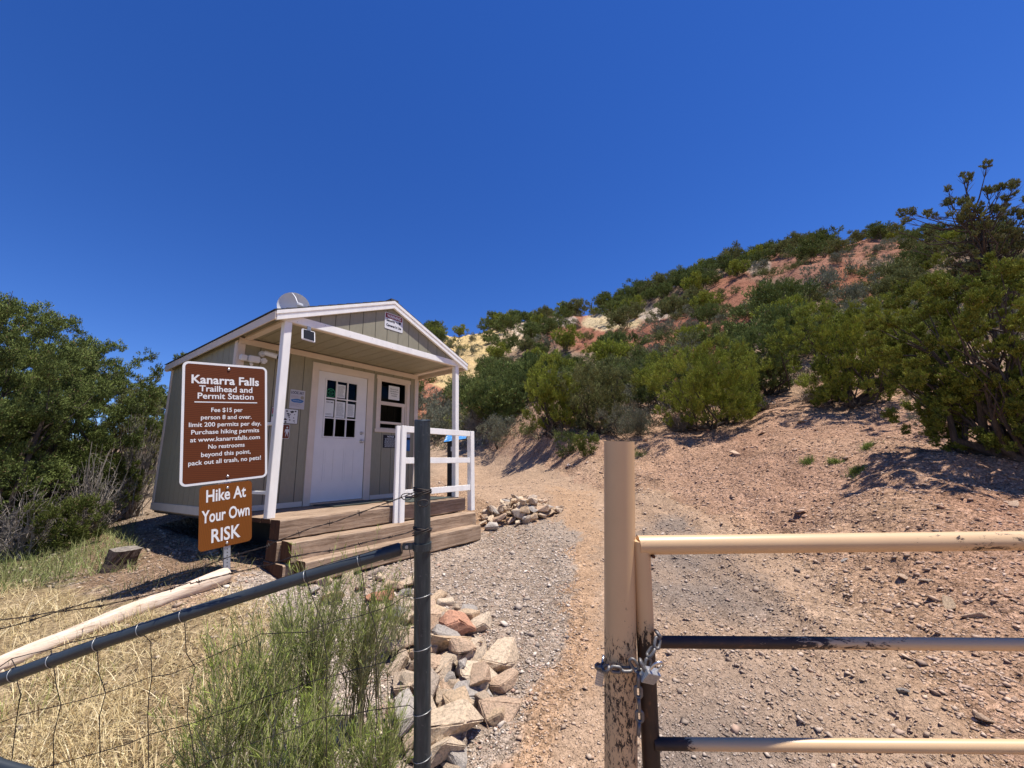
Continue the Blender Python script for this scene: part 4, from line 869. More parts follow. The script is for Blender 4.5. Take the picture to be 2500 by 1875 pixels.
# WARNING sign on the gable
MAR = mono('maroon_print', (.22, .022, .04), .5)
r, y = signboard('warning_sign', 'white and maroon security camera warning sign on the gable', 'sign', 1.515, 1.865, 2.66, 2.925, PY-.001, MAT['plastic'], r=.018, th=.003)
MB().box((-.162, y-.0002, .045), (.162, y, .122)).build('band', MAR, r)
put_text(r, y-.0005, [('WARNING', 0, .060, .068, .002, 1, .27)], MAT['plastic']); put_text(r, y, [('Security', -.062, -.008, .056, .0018, .75, .165), ('Cameras In Use', 0, -.088, .058, .0018, .7, .29)], MAT['inkblack'])
mb = MB(); ring2 = [(.062+.022*math.cos(a), y, .015+.018*math.sin(a)) for a in [2*math.pi*i/20 for i in range(20)]]; mb.add(ring2, [tuple(range(20))]); mb.box((.09, y-.0002, -.002), (.135, y, .032)); mb.box((.10, y-.0002, -.012), (.118, y, -.002)); mb.build('camera_pictures', MAT['inkblack'], r)
mb = MB(); mb.add([(.064+.013*math.cos(a), y-.0004, .015+.011*math.sin(a)) for a in [2*math.pi*i/20 for i in range(20)]], [tuple(range(20))]); mb.build('camera_lens', MAT['paper'], r)
# bullet camera
def at_shed(x, y, z): return tuple(Matrix.Translation(tuple(SHED_O)) @ Matrix.Rotation(SHED_A, 4, 'Z') @ Vector((x, y, z)))
r = empty('security_camera', at_shed(.30, -.005, 2.19), SHED_A, 'white bullet security camera under the porch ceiling left of the left post', 'camera')
mb = MB(); mb.tube([(0, -.0, 0), (0, -.03, 0)], .042, 20); mb.tube([(0, -.025, 0), (.005, -.07, -.004), (.03, -.085, -.006)], .016, 10); mb.build('mount', MAT['plastic'], r)
mb = MB(); mb.tube([(.00, -.085, .004), (.03, -.098, -.002), (.15, -.155, -.032)], [.030, .036, .036], 20); mb.bbox((-.01, -.04, .0), (.02, -.03, .01)); mb.build('housing', MAT['plastic'], r)
MB().tube([(.15, -.155, -.032), (.168, -.164, -.037)], [.0355, .033], 20).build('lens', MAT['black'], r)
# floodlight on the corner
r = empty('floodlight', at_shed(.12, -.02, 2.07), SHED_A, 'white twin head floodlight on the front corner of the shed behind the big sign', 'light')
MB().bbox((-.09, -.035, -.03), (.02, .0, .05), .006).build('mount', MAT['plastic'], r)
MB().bbox((-.02, -.11, -.045), (.13, -.05, .045), .012).build('lamp_head', MAT['plastic'], r); MB().bbox((.135, -.12, -.04), (.22, -.05, .04), .02).build('lamp_head', MAT['plastic'], r); MB().bbox((-.12, -.10, -.04), (-.03, -.045, .04), .012).build('lamp_head', MAT['plastic'], r)
MB().tube([(.04, -.03, -.05), (.04, -.06, -.08)], .02, 12).build('sensor', MAT['plastic'], r)
# small solar panel hung under the beam
r = empty('solar_panel', at_shed(.345, PY-.02, 2.225), SHED_A, 'small black solar panel in a white frame hanging under the porch beam', 'solar panel')
mm = Matrix.Rotation(rad(-14), 4, 'X') @ Matrix.Rotation(rad(3), 4, 'Y')
MB().bbox((-.088, -.012, -.082), (.088, .012, .082), .01, mm).build('frame', MAT['plastic'], r); MB().box((-.070, -.0145, -.066), (.070, -.0125, .066), mm).build('cells', MAT['black'], r); MB().bbox((-.02, .0, .07), (.03, .02, .125), .004).build('bracket', MAT['wire_bright'], r)
# dish on the roof
DX, DY = .78, .25; r = empty('satellite_dish', at_shed(DX, DY, roof_z(DX)+.012), SHED_A, 'white satellite dish on the left slope of the shed roof', 'satellite dish')
mb = MB(); n, m_ = 28, 8; V = []; F = []; Rd = .235
for i in range(m_+1):
    q = Rd*i/m_
    for k_ in range(n): V.append((q*math.cos(2*math.pi*k_/n), -.0+(-.09*(q/Rd)**2), q*math.sin(2*math.pi*k_/n)))
for i in range(m_):
    for k_ in range(n): F.append((i*n+k_, i*n+(k_+1) % n, (i+1)*n+(k_+1) % n, (i+1)*n+k_))
V2 = [(x, y_+.012, z) for x, y_, z in V]; mb.add(V, F, True); mb.add(V2, [f[::-1] for f in F], True)
mb.add([V[m_*n+k_] for k_ in range(n)]+[V2[m_*n+k_] for k_ in range(n)], [(k_, (k_+1) % n, (k_+1) % n+n, k_+n) for k_ in range(n)])
dmx = Matrix.Translation((0, -.05, .31)) @ Matrix.Rotation(rad(-22), 4, 'Z') @ Matrix.Rotation(rad(3), 4, 'X'); mb.v = [tuple(dmx @ Vector(p)) for p in mb.v]; mb.build('reflector', MAT['plastic'], r)
MB().tube([(0, -.0, .0), (0, .0, .20), (0, -.03, .30)], .019, 10).build('mast', MAT['wire_bright'], r)
MB().tube([(-.07, -.13, .52), (-.07, -.24, .42), (-.05, -.28, .32)], .008, 8).build('arm', MAT['plastic'], r)
mb = MB(); mb.bbox((-.07, -.33, .27), (.02, -.25, .32), .01); mb.tube([(-.02, -.28, .3), (-.01, -.24, .33)], .025, 12); mb.build('receiver', MAT['plastic'], r)
mb = MB(); mb.box((-.06, -.06, -.01), (.06, .06, .004)); mb.build('foot', MAT['wire_bright'], r)

# ================================================================ ROAD SIGN
SA = rad(53.0); so_x = W(560, 1395, 4.17)
def road_sign():
    bx, by = -2.888, 4.244; bz = gz(bx, by)
    r = empty('trail_sign', (bx, by, bz), SA, 'large brown trailhead sign above a smaller brown sign on a perforated steel post', 'sign')
    tilt = Matrix.Rotation(rad(-5.2), 4, 'Y')
    def P_(x, y, z): return tilt @ Vector((x, y, z))
    T0 = lambda cx, cz: Matrix.Translation((cx, 0, cz))
    cxb, ztb, hb, wb = -.01, H+1.145-bz, 1.225, .762
    # post with holes drawn as dark plugs set proud
    pst = MB(); pst.bbox((-.028, .006, -.35), (.028, .012, ztb-.03), .001, tilt); pst.bbox((-.028, .012, -.35), (-.022, .034, ztb-.03), .001, tilt); pst.bbox((.022, .012, -.35), (.028, .034, ztb-.03), .001, tilt); pst = pst.build('post', mono('zinc_post', (.42, .44, .46), .45, .5, var=.1), r)
    hl = MB(); z = .02
    while z < ztb-1.0:
        V = [tilt @ Vector((.0055*math.cos(a), .0052, z+.0055*math.sin(a))) for a in [2*math.pi*i/12 for i in range(12)]]; hl.add(V, [tuple(range(12))]); z += .0254*1.3
    hl.build('hole', MAT['black'], pst)
    def panel(cx, zt, w_, h_, rr, thick, matb, matf, bw, name):
        def pts(w, h, q, n=8):
            o = []
            for (sx, sz, a0) in ((1, -1, -90), (1, 1, 0), (-1, 1, 90), (-1, -1, 180)):
                for i in range(n+1):
                    a = rad(a0+90*i/n); o.append((sx*(w/2-q)+q*math.cos(a), sz*(h/2-q)+q*math.sin(a)))
            return o
        m = tilt @ Matrix.Translation((cx, 0, zt-h_/2)); o = MB().prism(pts(w_, h_, rr), thick, m).build(name, matb, r)
        if matf: MB().prism(pts(w_-2*bw, h_-2*bw, rr-bw), .0006, m @ Matrix.Translation((0, -.0006, 0))).build('face', matf, o)
        return o, m
    k = NT('reflective_brown'); co = k.coord('Object'); wv = k.n('ShaderNodeTexWave', bands_direction='Z'); wv.inputs['Scale'].default_value = 17; k.l(co, wv.inputs[0])
    k.l(k.mix(wv.outputs[1], (.098, .026, .008), (.138, .039, .011)), k.b.inputs['Base Color']); k.b.inputs['Roughness'].default_value = .55; k.b.inputs['Specular IOR Level'].default_value = .2; big = k.m
    k = NT('reflective_orange_brown'); co = k.coord('Object'); wv = k.n('ShaderNodeTexWave', bands_direction='X'); wv.inputs['Scale'].default_value = 22; k.l(co, wv.inputs[0])
    k.l(k.mix(wv.outputs[1], (.175, .055, .008), (.215, .070, .011)), k.b.inputs['Base Color']); k.b.inputs['Roughness'].default_value = .55; k.b.inputs['Specular IOR Level'].default_value = .2; small = k.m
    WH = mono('reflective_white', (.78, .78, .76), .5, var=.03)
    o, m = panel(-.015, ztb, wb, hb, .055, .003, WH, big, .022, 'upper_panel')
    put_text(o, -.0012, [('Kanarra Falls', -.005, .395, .120, .0030, 1, .605), ('Trailhead and', -.005, .315, .085, .0014, 1, .475), ('Permit Station', -.005, .240, .085, .0014, 1, .500),
                    ('Fee $15 per', 0.0, .105, .062, .0008, 1, .280), ('person 8 and over.', 0, .030, .062, .0008, 1, .450), ('limit 200 permits per day.', 0, -.043, .062, .0008, 1, .640), ('Purchase hiking permits', 0, -.117, .062, .0008, 1, .600),
                    ('at www.kanarrafalls.com', 0, -.192, .062, .0008, 1, .615), ('No restrooms', 0, -.266, .062, .0008, 1, .320), ('beyond this point,', 0, -.342, .062, .0008, 1, .435), ('pack out all trash, no pets!', 0, -.416, .062, .0008, 1, .635)], WH, mx=m)
    MB().box((-.28, -.0016, .200), (.28, -.0009, .210), m).build('underline', WH, o)
    zts = H-.095-bz; o2, m2 = panel(-.012, zts, .457, .618, .038, .003, WH if False else small, None, 0, 'lower_panel')
    put_text(o2, -.0008, [('Hike At', .0, .150, .165, .0035, .6, .345), ('Your Own', .0, -.045, .165, .0035, .6, .415), ('RISK', .0, -.245, .180, .0035, .6, .250)], WH, mx=m2)
    for x, z, par in ((-.0, ztb-.055, o), (-.0, ztb-hb+.055, o), (0, zts-.045, o2), (0, zts-.618+.03, o2)):
        mb = MB(); n = 14; V = []; F = []
        for i, (q, d) in enumerate(((.014, 0), (.0135, .004), (.010, .007), (.004, .009), (0.0001, .0095))):
            for k_ in range(n): V.append(tilt @ Vector((x-.005+q*math.cos(2*math.pi*k_/n), -.0015-d, z+q*math.sin(2*math.pi*k_/n))))
        for i in range(4):
            for k_ in range(n): F.append((i*n+k_, i*n+(k_+1) % n, (i+1)*n+(k_+1) % n, (i+1)*n+k_))
        mb.add(V, F, True); mb.build('bolt', MAT['steel'], par)
road_sign()

# ================================================================ GATE
gate_post_b, gate_post_t = W(1516, 1900, 1.66), W(1511.5, 1077, 1.56)
dirv = (gate_post_t-gate_post_b)/(gate_post_t[2]-gate_post_b[2]); foot = gate_post_t+dirv*((gz(gate_post_b[0], 1.68)-.25)-gate_post_t[2])
gp = empty('gate_post', tuple(foot), 0, 'thick cream painted steel gate post with flaking paint, standing beside the gate', 'post')
MG = peeled('flaking_cream_post', CREAM, 1.30, .30, 'Z', .185, 3.1, [(0, (0, 0, 0)), (.22, (.95,)*3), (.45, (1, 1, 1)), (.65, (.62,)*3), (1, (.55,)*3)], 95)
L = gate_post_t-foot
mb = MB(); mb.tube([(0, 0, 0), tuple(L*.5), tuple(L)], .0572, 40, cap=False); mb.tube([tuple(L*.999), tuple(L*.90)], .0525, 40, cap=False)
n = 40
u_ = Vector(L).normalized(); a_ = u_.orthogonal().normalized(); b_ = u_.cross(a_); V = [Vector(L)+(a_*math.cos(2*math.pi*i/n)+b_*math.sin(2*math.pi*i/n))*rr_ for rr_ in (.0525, .0572) for i in range(n)]; mb.add(V, [(i, (i+1) % n, (i+1) % n+n, i+n) for i in range(n)])
mb.build('pipe', MG, gp)
MB().tube([tuple(L*.90), tuple(L*.905)], .052, 24).build('plug', MAT['black'], gp)
gate = empty('pipe_gate', (W(1590, 1900, 1.57)[0], 1.57, gz(.6, 1.57)), 0, 'cream painted pipe gate with three horizontal rails, rusting and flaking', 'gate')
gl = np.array(gate.location); 
def gpt(u, v, y=1.575): return tuple(W(u, v, y)-gl)
a = gpt(1565, 1330); b = gpt(2500, 1319); upx = a[0]; sl = (b[2]-a[2])/(b[0]-a[0]); xe = upx+4.2
MR = peeled('flaking_cream_rail', CREAM, upx+.5, upx+1.3, 'X', .14, 7.7); MU = peeled('flaking_cream_upright', CREAM, a[2]-.22, a[2]-.40, 'Z', .42, 1.3)
uy = .0
mb = MB(); mb.tube([(upx-.012, uy, a[2]), (upx+1.2, uy, a[2]+sl*1.2), (xe, uy, a[2]+sl*4.2)], .0335, 32); mb.build('top_rail', MR, gate)
ub = np.array(gpt(1592, 1900, 1.675)); ut = np.array([upx, uy, a[2]+.018]); ud = (ub-ut)/(ut[2]-ub[2]); ue = ut+ud*(ut[2]+.0); mb = MB(); mb.tube([tuple(ue), tuple((ut+ue)/2), tuple(ut)], .0315, 32); mb.build('upright', MU, gate)
def rusty(name, x0, x1, seed): return peeled(name, CREAM, x0, x1, 'X', .55, seed)
m1 = gpt(1620, 1568, 1.615); m2 = gpt(2500, 1573, 1.615); s2 = (m2[2]-m1[2])/(m2[0]-m1[0]); z0 = m1[2]-(m1[0]-upx)*s2
MB().tube([(upx+.030, .045, z0), (upx+1.0, .045, z0+s2), (xe, .045, z0+4.2*s2)], .0205, 28).build('middle_rail', rusty('flaking_mid_rail', upx+1.1, upx+.05, 5.0), gate)
m1 = gpt(1640, 1817, 1.56); m2 = gpt(2500, 1823, 1.56); s2 = (m2[2]-m1[2])/(m2[0]-m1[0]); z0 = m1[2]-(m1[0]-upx)*s2
br0 = np.array(gpt(1597, 1816, 1.635)); br1 = np.array(gpt(2500, 1823, 1.50)); MB().tube([tuple(br0), tuple(br0+(br1-br0)*.5), tuple(br1), tuple(br0+(br1-br0)*2.6)], .0190, 28).build('bottom_rail', rusty('flaking_low_rail', upx+.17, upx+.04, 9.0), gate)
z0 -= .33; MB().tube([(upx+.050, .11, z0), (xe, .11, z0+4.2*s2)], .0205, 24).build('bottom_rail', MR, gate)
mb = MB()                                              # weld bead and rust at the mitre
for i in range(16): 
    t = i/15; mb.tube([(upx+.034, uy-.026+.05*t, a[2]-.034), (upx+.036, uy-.02+.05*t, a[2]-.040)], .005, 6)
mb.build('weld', mono('rusty_weld', (.10, .035, .012), .8, var=.5, vscale=50), gate)
# ---- chain
def link_bm(mb, c, ax, side, Lk=.046, Wk=.031, r=.0056):
    ax = Vector(ax).normalized(); side = Vector(side); side = (side-ax*side.dot(ax)).normalized(); P_ = []
    h = Lk/2-Wk/2
    for i in range(24):
        an = 2*math.pi*i/24; x = math.cos(an)*(Wk/2-r); y = math.sin(an)*(Wk/2-r); y += h if y > 0 else -h
        P_.append(Vector(c)+side*x+ax*y)
    n = 8; V = []; nn = len(P_); nrm = ax.cross(side)
    for i, p in enumerate(P_):
        t = (P_[(i+1) % nn]-P_[i-1]).normalized(); q = t.cross(nrm)
        for k_ in range(n): V.append(p+(q*math.cos(2*math.pi*k_/n)+nrm*math.sin(2*math.pi*k_/n))*r)
    mb.add(V, [(i*n+k_, i*n+(k_+1) % n, ((i+1) % nn)*n+(k_+1) % n, ((i+1) % nn)*n+k_) for i in range(nn) for k_ in range(n)], True)
CH = mono('galvanised_chain', (.17, .16, .155), .5, .6, var=.25, vscale=60, bump=.15, bscale=150)
c5 = lambda x, y: (1440+x/4.2, 1480+y/4.2)
ch = empty('chain', tuple(W(*c5(480, 640), 1.53)), 0, 'grey galvanised chain wrapped round the gate post and the gate upright', 'chain'); co_ = np.array(ch.location)
def run(pts, yy, tw0=0):
    """links along a pixel path at given distances"""
    Q = [W(*c5(x, y), d) for (x, y), d in zip(pts, yy)]; seg = [np.linalg.norm(Q[i+1]-Q[i]) for i in range(len(Q)-1)]; tot = sum(seg); pitch = .0345; nl = max(1, int(tot/pitch)); 
    for i in range(nl):
        s = (i+.5)/nl*tot; j = 0
        while j < len(seg)-1 and s > seg[j]: s -= seg[j]; j += 1
        c = Q[j]+(Q[j+1]-Q[j])*(s/seg[j]); ax = Vector(Q[j+1]-Q[j]).normalized(); f = Vector((0, 1, 0)); sd_ = ax.cross(f).normalized() if (i+tw0) % 2 == 0 else f
        sd_ = (sd_+ax.cross(sd_)*.25).normalized(); mb = MB(); link_bm(mb, Vector(c-co_), ax, sd_); mb.build('link', CH, ch)
run([(75, 640), (180, 640), (300, 650), (430, 645)], [1.62, 1.565, 1.56, 1.565])
run([(395, 545), (450, 590), (500, 660)], [1.545, 1.535, 1.53]); run([(440, 650), (600, 690)], [1.535, 1.53], 1)
run([(540, 590), (590, 600), (620, 480), (690, 380), (705, 290), (690, 265)], [1.53, 1.53, 1.535, 1.54, 1.55, 1.58])
run([(500, 690), (495, 850), (505, 1010), (510, 1130), (500, 1320)], [1.52, 1.525, 1.53, 1.535, 1.54], 1)
run([(520, 560), (560, 650)], [1.515, 1.515], 1)
run([(75, 640), (110, 600), (150, 600)], [1.62, 1.66, 1.70], 1)
def padlock(loc, rotm, label, sc=1.0):
    r = empty('padlock', tuple(loc), 0, label, 'padlock'); LM = mono('laminated_steel', (.55, .53, .50), .35, .7, var=.15, vscale=90)
    mb = MB()
    for i in range(6): mb.bbox((-.022*sc, -.011*sc, (-.038+i*.0062)*sc), (.022*sc, .011*sc, (-.038+i*.0062+.0058)*sc), .0012, rotm)
    mb.build('body', LM, r); P_ = [rotm @ Vector((.0135*sc*math.cos(a), 0, .020*sc+.0135*sc*math.sin(a))) for a in [math.pi*i/10 for i in range(11)]]; P_ = [rotm @ Vector((.0135*sc, 0, -.002))]+P_+[rotm @ Vector((-.0135*sc, 0, -.002))]
    MB().tube(P_, .0037*sc, 10).build('shackle', MAT['steel'], r)
padlock(W(*c5(655, 660), 1.505), Matrix.Rotation(rad(33), 4, 'Y') @ Matrix.Rotation(rad(25), 4, 'X') @ Matrix.Rotation(rad(25), 4, 'Z'), 'square laminated padlock on the chain at the gate upright', 1.25)
padlock(W(*c5(118, 640), 1.70), Matrix.Rotation(rad(15), 4, 'Y') @ Matrix.Rotation(rad(75), 4, 'Z'), 'padlock behind the left side of the thick gate post', 1.3)

# ================================================================ FENCE
fb = W(1031, 1900, 1.665); ft = W(1031, 1028, 1.55); dv = (ft-fb)/(ft[2]-fb[2]); ffoot = ft+dv*((gz(fb[0], 1.7)-.2)-ft[2])
fence = empty('wire_fence', tuple(ffoot), 0, 'grey steel end post with a sloping top rail, woven wire and barbed strands', 'fence'); fo = ffoot
rel = lambda p: tuple(np.asarray(p)-fo)
MB().tube([rel(ffoot), rel((ffoot+ft)/2), rel(ft)], .0305, 32).build('end_post', MAT['galv'], fence)
MB().tube([rel(ft), rel(ft+dv*.006)], [.0315, .029], 32).build('post_cap', MAT['galv'], fence)
rp = [(-420, 1805, 1.50), (-200, 1732, 1.50), (35, 1647, 1.50), (239, 1573, 1.505), (447, 1503, 1.52), (600, 1454, 1.54), (746, 1408, 1.56), (876, 1370, 1.585), (975, 1341, 1.60)]
RPT = [W(*q) for q in rp]; MB().tube([rel(p) for p in RPT], .0205, 28).build('top_rail', MAT['greypipe'], fence)
MB().tube([rel(W(-60, 1838, 1.35)), rel(W(0, 1868, 1.35)), rel(W(60, 1885, 1.35)), rel(W(300, 1960, 1.35))], .014, 12).build('lower_pipe', MAT['greypipe'], fence)
e1 = RPT[-1]; e0 = e1+(RPT[-2]-e1)/np.linalg.norm(RPT[-2]-e1)*.06; e2 = e1+(e1-e0)*.15
MB().tube([rel(e0), rel(e1), rel(e2)], [.025, .025, .018], 24).build('end_cap', MAT['greypipe'], fence)
def on_post(v, du=0):
    t = (v-1028)/(1900-1028); a_ = ft+(fb-ft)*t; return W(1031, v, a_[1])
pc = on_post(1333); MB().tube([rel(pc-dv*.013), rel(pc+dv*.013)], .0345, 32).build('brace_band', MAT['galv'], fence)
MB().bbox(tuple(np.array(rel(pc))+(-.075, -.006, -.012)), tuple(np.array(rel(pc))+(-.028, .006, .012)), .003).build('brace_band', MAT['galv'], fence)
MB().tube([tuple(np.array(rel(pc))+(-.055, -.016, 0)), tuple(np.array(rel(pc))+(-.055, .016, 0))], .007, 6).build('bolt', MAT['wire_bright'], fence)
cL = lambda x, y: (x/2.886, 1300+y/2.886); cM = lambda x, y: (560+x/3.95, 1330+y/3.95); cR = lambda x, y: (350+x/5.395, 1150+y/5.395); cS = lambda x, y: (600+x/2.4575, 1200+y/2.4575)
def wire(pts, r=.0014, y=1.53, mb=None, wob=.002, ye=None):
    rs = np.random.RandomState(int(pts[0][0]*7+pts[0][1]) % 9999); Q = []
    n = len(pts)
    for i, (u, v) in enumerate(pts): Q.append(W(u, v, y if ye is None else y+(ye-y)*i/(n-1)))
    out = []
    for i in range(len(Q)-1):
        d = np.linalg.norm(Q[i+1]-Q[i]); m = max(1, int(d/.05))
        for j in range(m): out.append(Q[i]+(Q[i+1]-Q[i])*j/m+rs.normal(size=3)*wob*(0 if j == 0 else 1))
    out.append(Q[-1]); mb.tube([rel(p) for p in out], r, 6, sm=True)
mesh = MB()
wire([cL(-900, 1230), cL(0, 945), cL(80, 890), cL(350, 825), cL(500, 775), cL(670, 735), cL(860, 690), cL(980, 650), cL(1130, 600), cL(1295, 550), cL(1443, 500), cM(150, 450), cM(330, 390), cM(500, 320), cM(720, 255), cM(1000, 165), cM(1250, 98), cM(1480, 30), cM(1620, -10)], .0016, 1.49, mesh, .001, 1.58)
wire([cL(-900, 1560), cL(0, 1340), cL(120, 1295), cL(430, 1215), cL(745, 1130), cL(900, 1080), cL(1060, 1018), cL(1200, 1000), cL(1340, 945), cM(300, 860), cM(540, 850), cM(750, 845), cM(920, 770), cM(1370, 650), cM(1550, 590), cM(1680, 505), cM(1790, 490)], .0013, 1.52, mesh, .002, 1.58)
wire([cL(-400, 1830), cL(370, 1640), cL(700, 1550), cL(900, 1490), cL(1060, 1420), cL(1340, 1350), cM(900, 1290), cM(1500, 1130), cM(1640, 1040), cM(1790, 985)], .0013, 1.53, mesh, .002, 1.60)
wire([(300, 1960), (560, 1840), (760, 1760), (900, 1735), (1000, 1722), (1012, 1733)], .0013, 1.55, mesh, .003, 1.62)
for V_ in ([cL(-330, 1020), cL(-320, 1200), cL(-340, 1600), cL(-330, 1900)], [cL(80, 890), cL(118, 960), cL(120, 1050), cL(145, 1140), cL(120, 1295), cL(100, 1450), cL(80, 1640), cL(60, 1900)], [cL(360, 825), cL(375, 930), cL(400, 1090), cL(430, 1215), cL(375, 1440), cL(378, 1640), cL(370, 1900)],
           [cL(680, 735), cL(686, 830), cL(695, 990), cL(745, 1130), cL(700, 1300), cL(705, 1650), cL(700, 1900)], [cL(985, 650), cL(1020, 730), cL(1062, 770), cL(1070, 1015), cL(1040, 1300), cL(1045, 1560), cL(1050, 1900)],
           [cL(1298, 550), cL(1305, 700), cL(1312, 850), cL(1375, 950), cL(1330, 1150), cL(1320, 1300), cL(1375, 1640), cL(1380, 1900)], [cM(730, 255), cM(745, 340), cM(820, 560), cM(905, 745), cM(940, 1100), cM(930, 1600), cM(940, 2300)],
           [cM(1253, 98), cM(1285, 300), cM(1320, 560), cM(1380, 700), cM(1420, 850), cM(1410, 1140), cM(1420, 1700), cM(1410, 2300)], [cM(1725, -5), cM(1745, 100), cM(1765, 300), cM(1800, 560), cM(1835, 690), cM(1830, 800), cM(1835, 1000)]):
    wire(V_, .0013, 1.525 if V_[0][0] < 900 else 1.545, mesh, .0015)
mesh.build('wire_mesh', MAT['wire'], fence)
bright = MB()
def coil(v, r=.0325, turns=1.0, dz=.004, th=.0012, mb=None, a0=0, tl=.15):
    c = on_post(v); P_ = []
    for i in range(int(24*turns)+1):
        a = a0+2*math.pi*i/24; P_.append(rel(c+np.array([r*math.cos(a), r*math.sin(a), dz*i/24+tl*r*math.cos(a)])))
    mb.tube(P_, th, 6)
for v in (1455, 1582, 1737, 1850): bright = MB(); coil(v, mb=bright, turns=1.0); bright.build('tie_wire', MAT['wire_bright'], fence)
for pt in ((239, 1553, 1.50), (35, 1625, 1.49), (127, 1603, 1.49), (746, 1395, 1.54), (447, 1490, 1.51), (876, 1356, 1.56), (343, 1530, 1.50)):
    j = min(range(len(RPT)), key=lambda q: abs(rp[q][0]-pt[0])); j = max(1, min(len(RPT)-2, j)); t = Vector(RPT[j+1]-RPT[j-1]).normalized()
    uu = pt[0]; k0 = max(q for q in range(len(rp)) if rp[q][0] <= uu); f = (uu-rp[k0][0])/(rp[k0+1][0]-rp[k0][0]); c = Vector(RPT[k0]*(1-f)+RPT[k0+1]*f); a_ = t.orthogonal().normalized(); b_ = t.cross(a_)
    bright = MB(); bright.tube([rel(np.array(c+(a_*math.cos(x)+b_*math.sin(x))*.0222+t*.004*x/6)) for x in [2*math.pi*i/20*1.1 for i in range(21)]], .0012, 6); bright.build('tie_wire', MAT['wire_bright'], fence)
def barbed(pts, y, ye, seed):
    rs = np.random.RandomState(seed); Q = [W(u, v, y+(ye-y)*i/(len(pts)-1)) for i, (u, v) in enumerate(pts)]; D = []
    for i in range(len(Q)-1):
        m = max(2, int(np.linalg.norm(Q[i+1]-Q[i])/.012))
        for j in range(m): D.append(Q[i]+(Q[i+1]-Q[i])*j/m)
    D.append(Q[-1]); mb = MB(); t = Vector(D[-1]-D[0]).normalized(); a_ = t.orthogonal().normalized(); b_ = t.cross(a_)
    for ph in (0, math.pi): mb.tube([rel(np.array(Vector(p)+(a_*math.cos(i*.9+ph)+b_*math.sin(i*.9+ph))*.0016)) for i, p in enumerate(D)], .0012, 5)
    for i in range(6, len(D)-4, 9):
        c = Vector(D[i])
        for s in range(2):
            v_ = Vector(rs.normal(size=3)).normalized(); v_ = (v_-t*v_.dot(t)).normalized(); mb.tube([rel(np.array(c+t*.003*s-v_*.011)), rel(np.array(c+t*.003*s+v_*.011))], .0009, 5)
        mb.tube([rel(np.array(c+(a_*math.cos(x)+b_*math.sin(x))*.0036+t*(.0013*x-.004))) for x in [i_*.8 for i_ in range(18)]], .0010, 5)
    mb.build('barbed_wire', MAT['wire'], fence)
barbed([cL(-900, 800), cL(0, 617), cL(180, 595), cL(400, 555), cL(690, 475), cL(960, 400), cL(1180, 335), cL(1443, 235), cR(1100, 1140), cR(1640, 985), cR(1720, 940), cR(2212, 750), cS(540, 180), cS(870, 60), cS(1012, 5)], 1.48, 1.52, 1)
barbed([cL(-900, 900), cL(0, 680), cL(140, 645), cL(400, 560), cL(700, 520), cL(950, 465), cL(1150, 415), cL(1340, 350), cR(620, 1485), cR(1150, 1350), cR(1700, 1225), cR(1960, 1130), cR(2212, 1080), cS(540, 350), cS(760, 295), cS(880, 270), cS(960, 250), cS(1010, 232)], 1.48, 1.54, 2)
blk = MB()
for v, tn in ((1203, 3), (1295, 2)): coil(v, r=.0335, turns=tn, dz=.006, th=.0022, mb=blk, a0=1, tl=-.2); coil(v+6, r=.036, turns=1.5, dz=.008, th=.0018, mb=blk, a0=2.5, tl=.25)
for cc in ((995, 1212), (1035, 1228)):
    c = W(cc[0], cc[1], 1.49); blk.tube([rel(c+np.array([.02*math.cos(a), -.01+.004*math.sin(2*a), .012*math.sin(a)])) for a in [2*math.pi*i/16 for i in range(17)]], .0018, 6)
blk.build('wrapped_wire', MAT['wire'], fence)

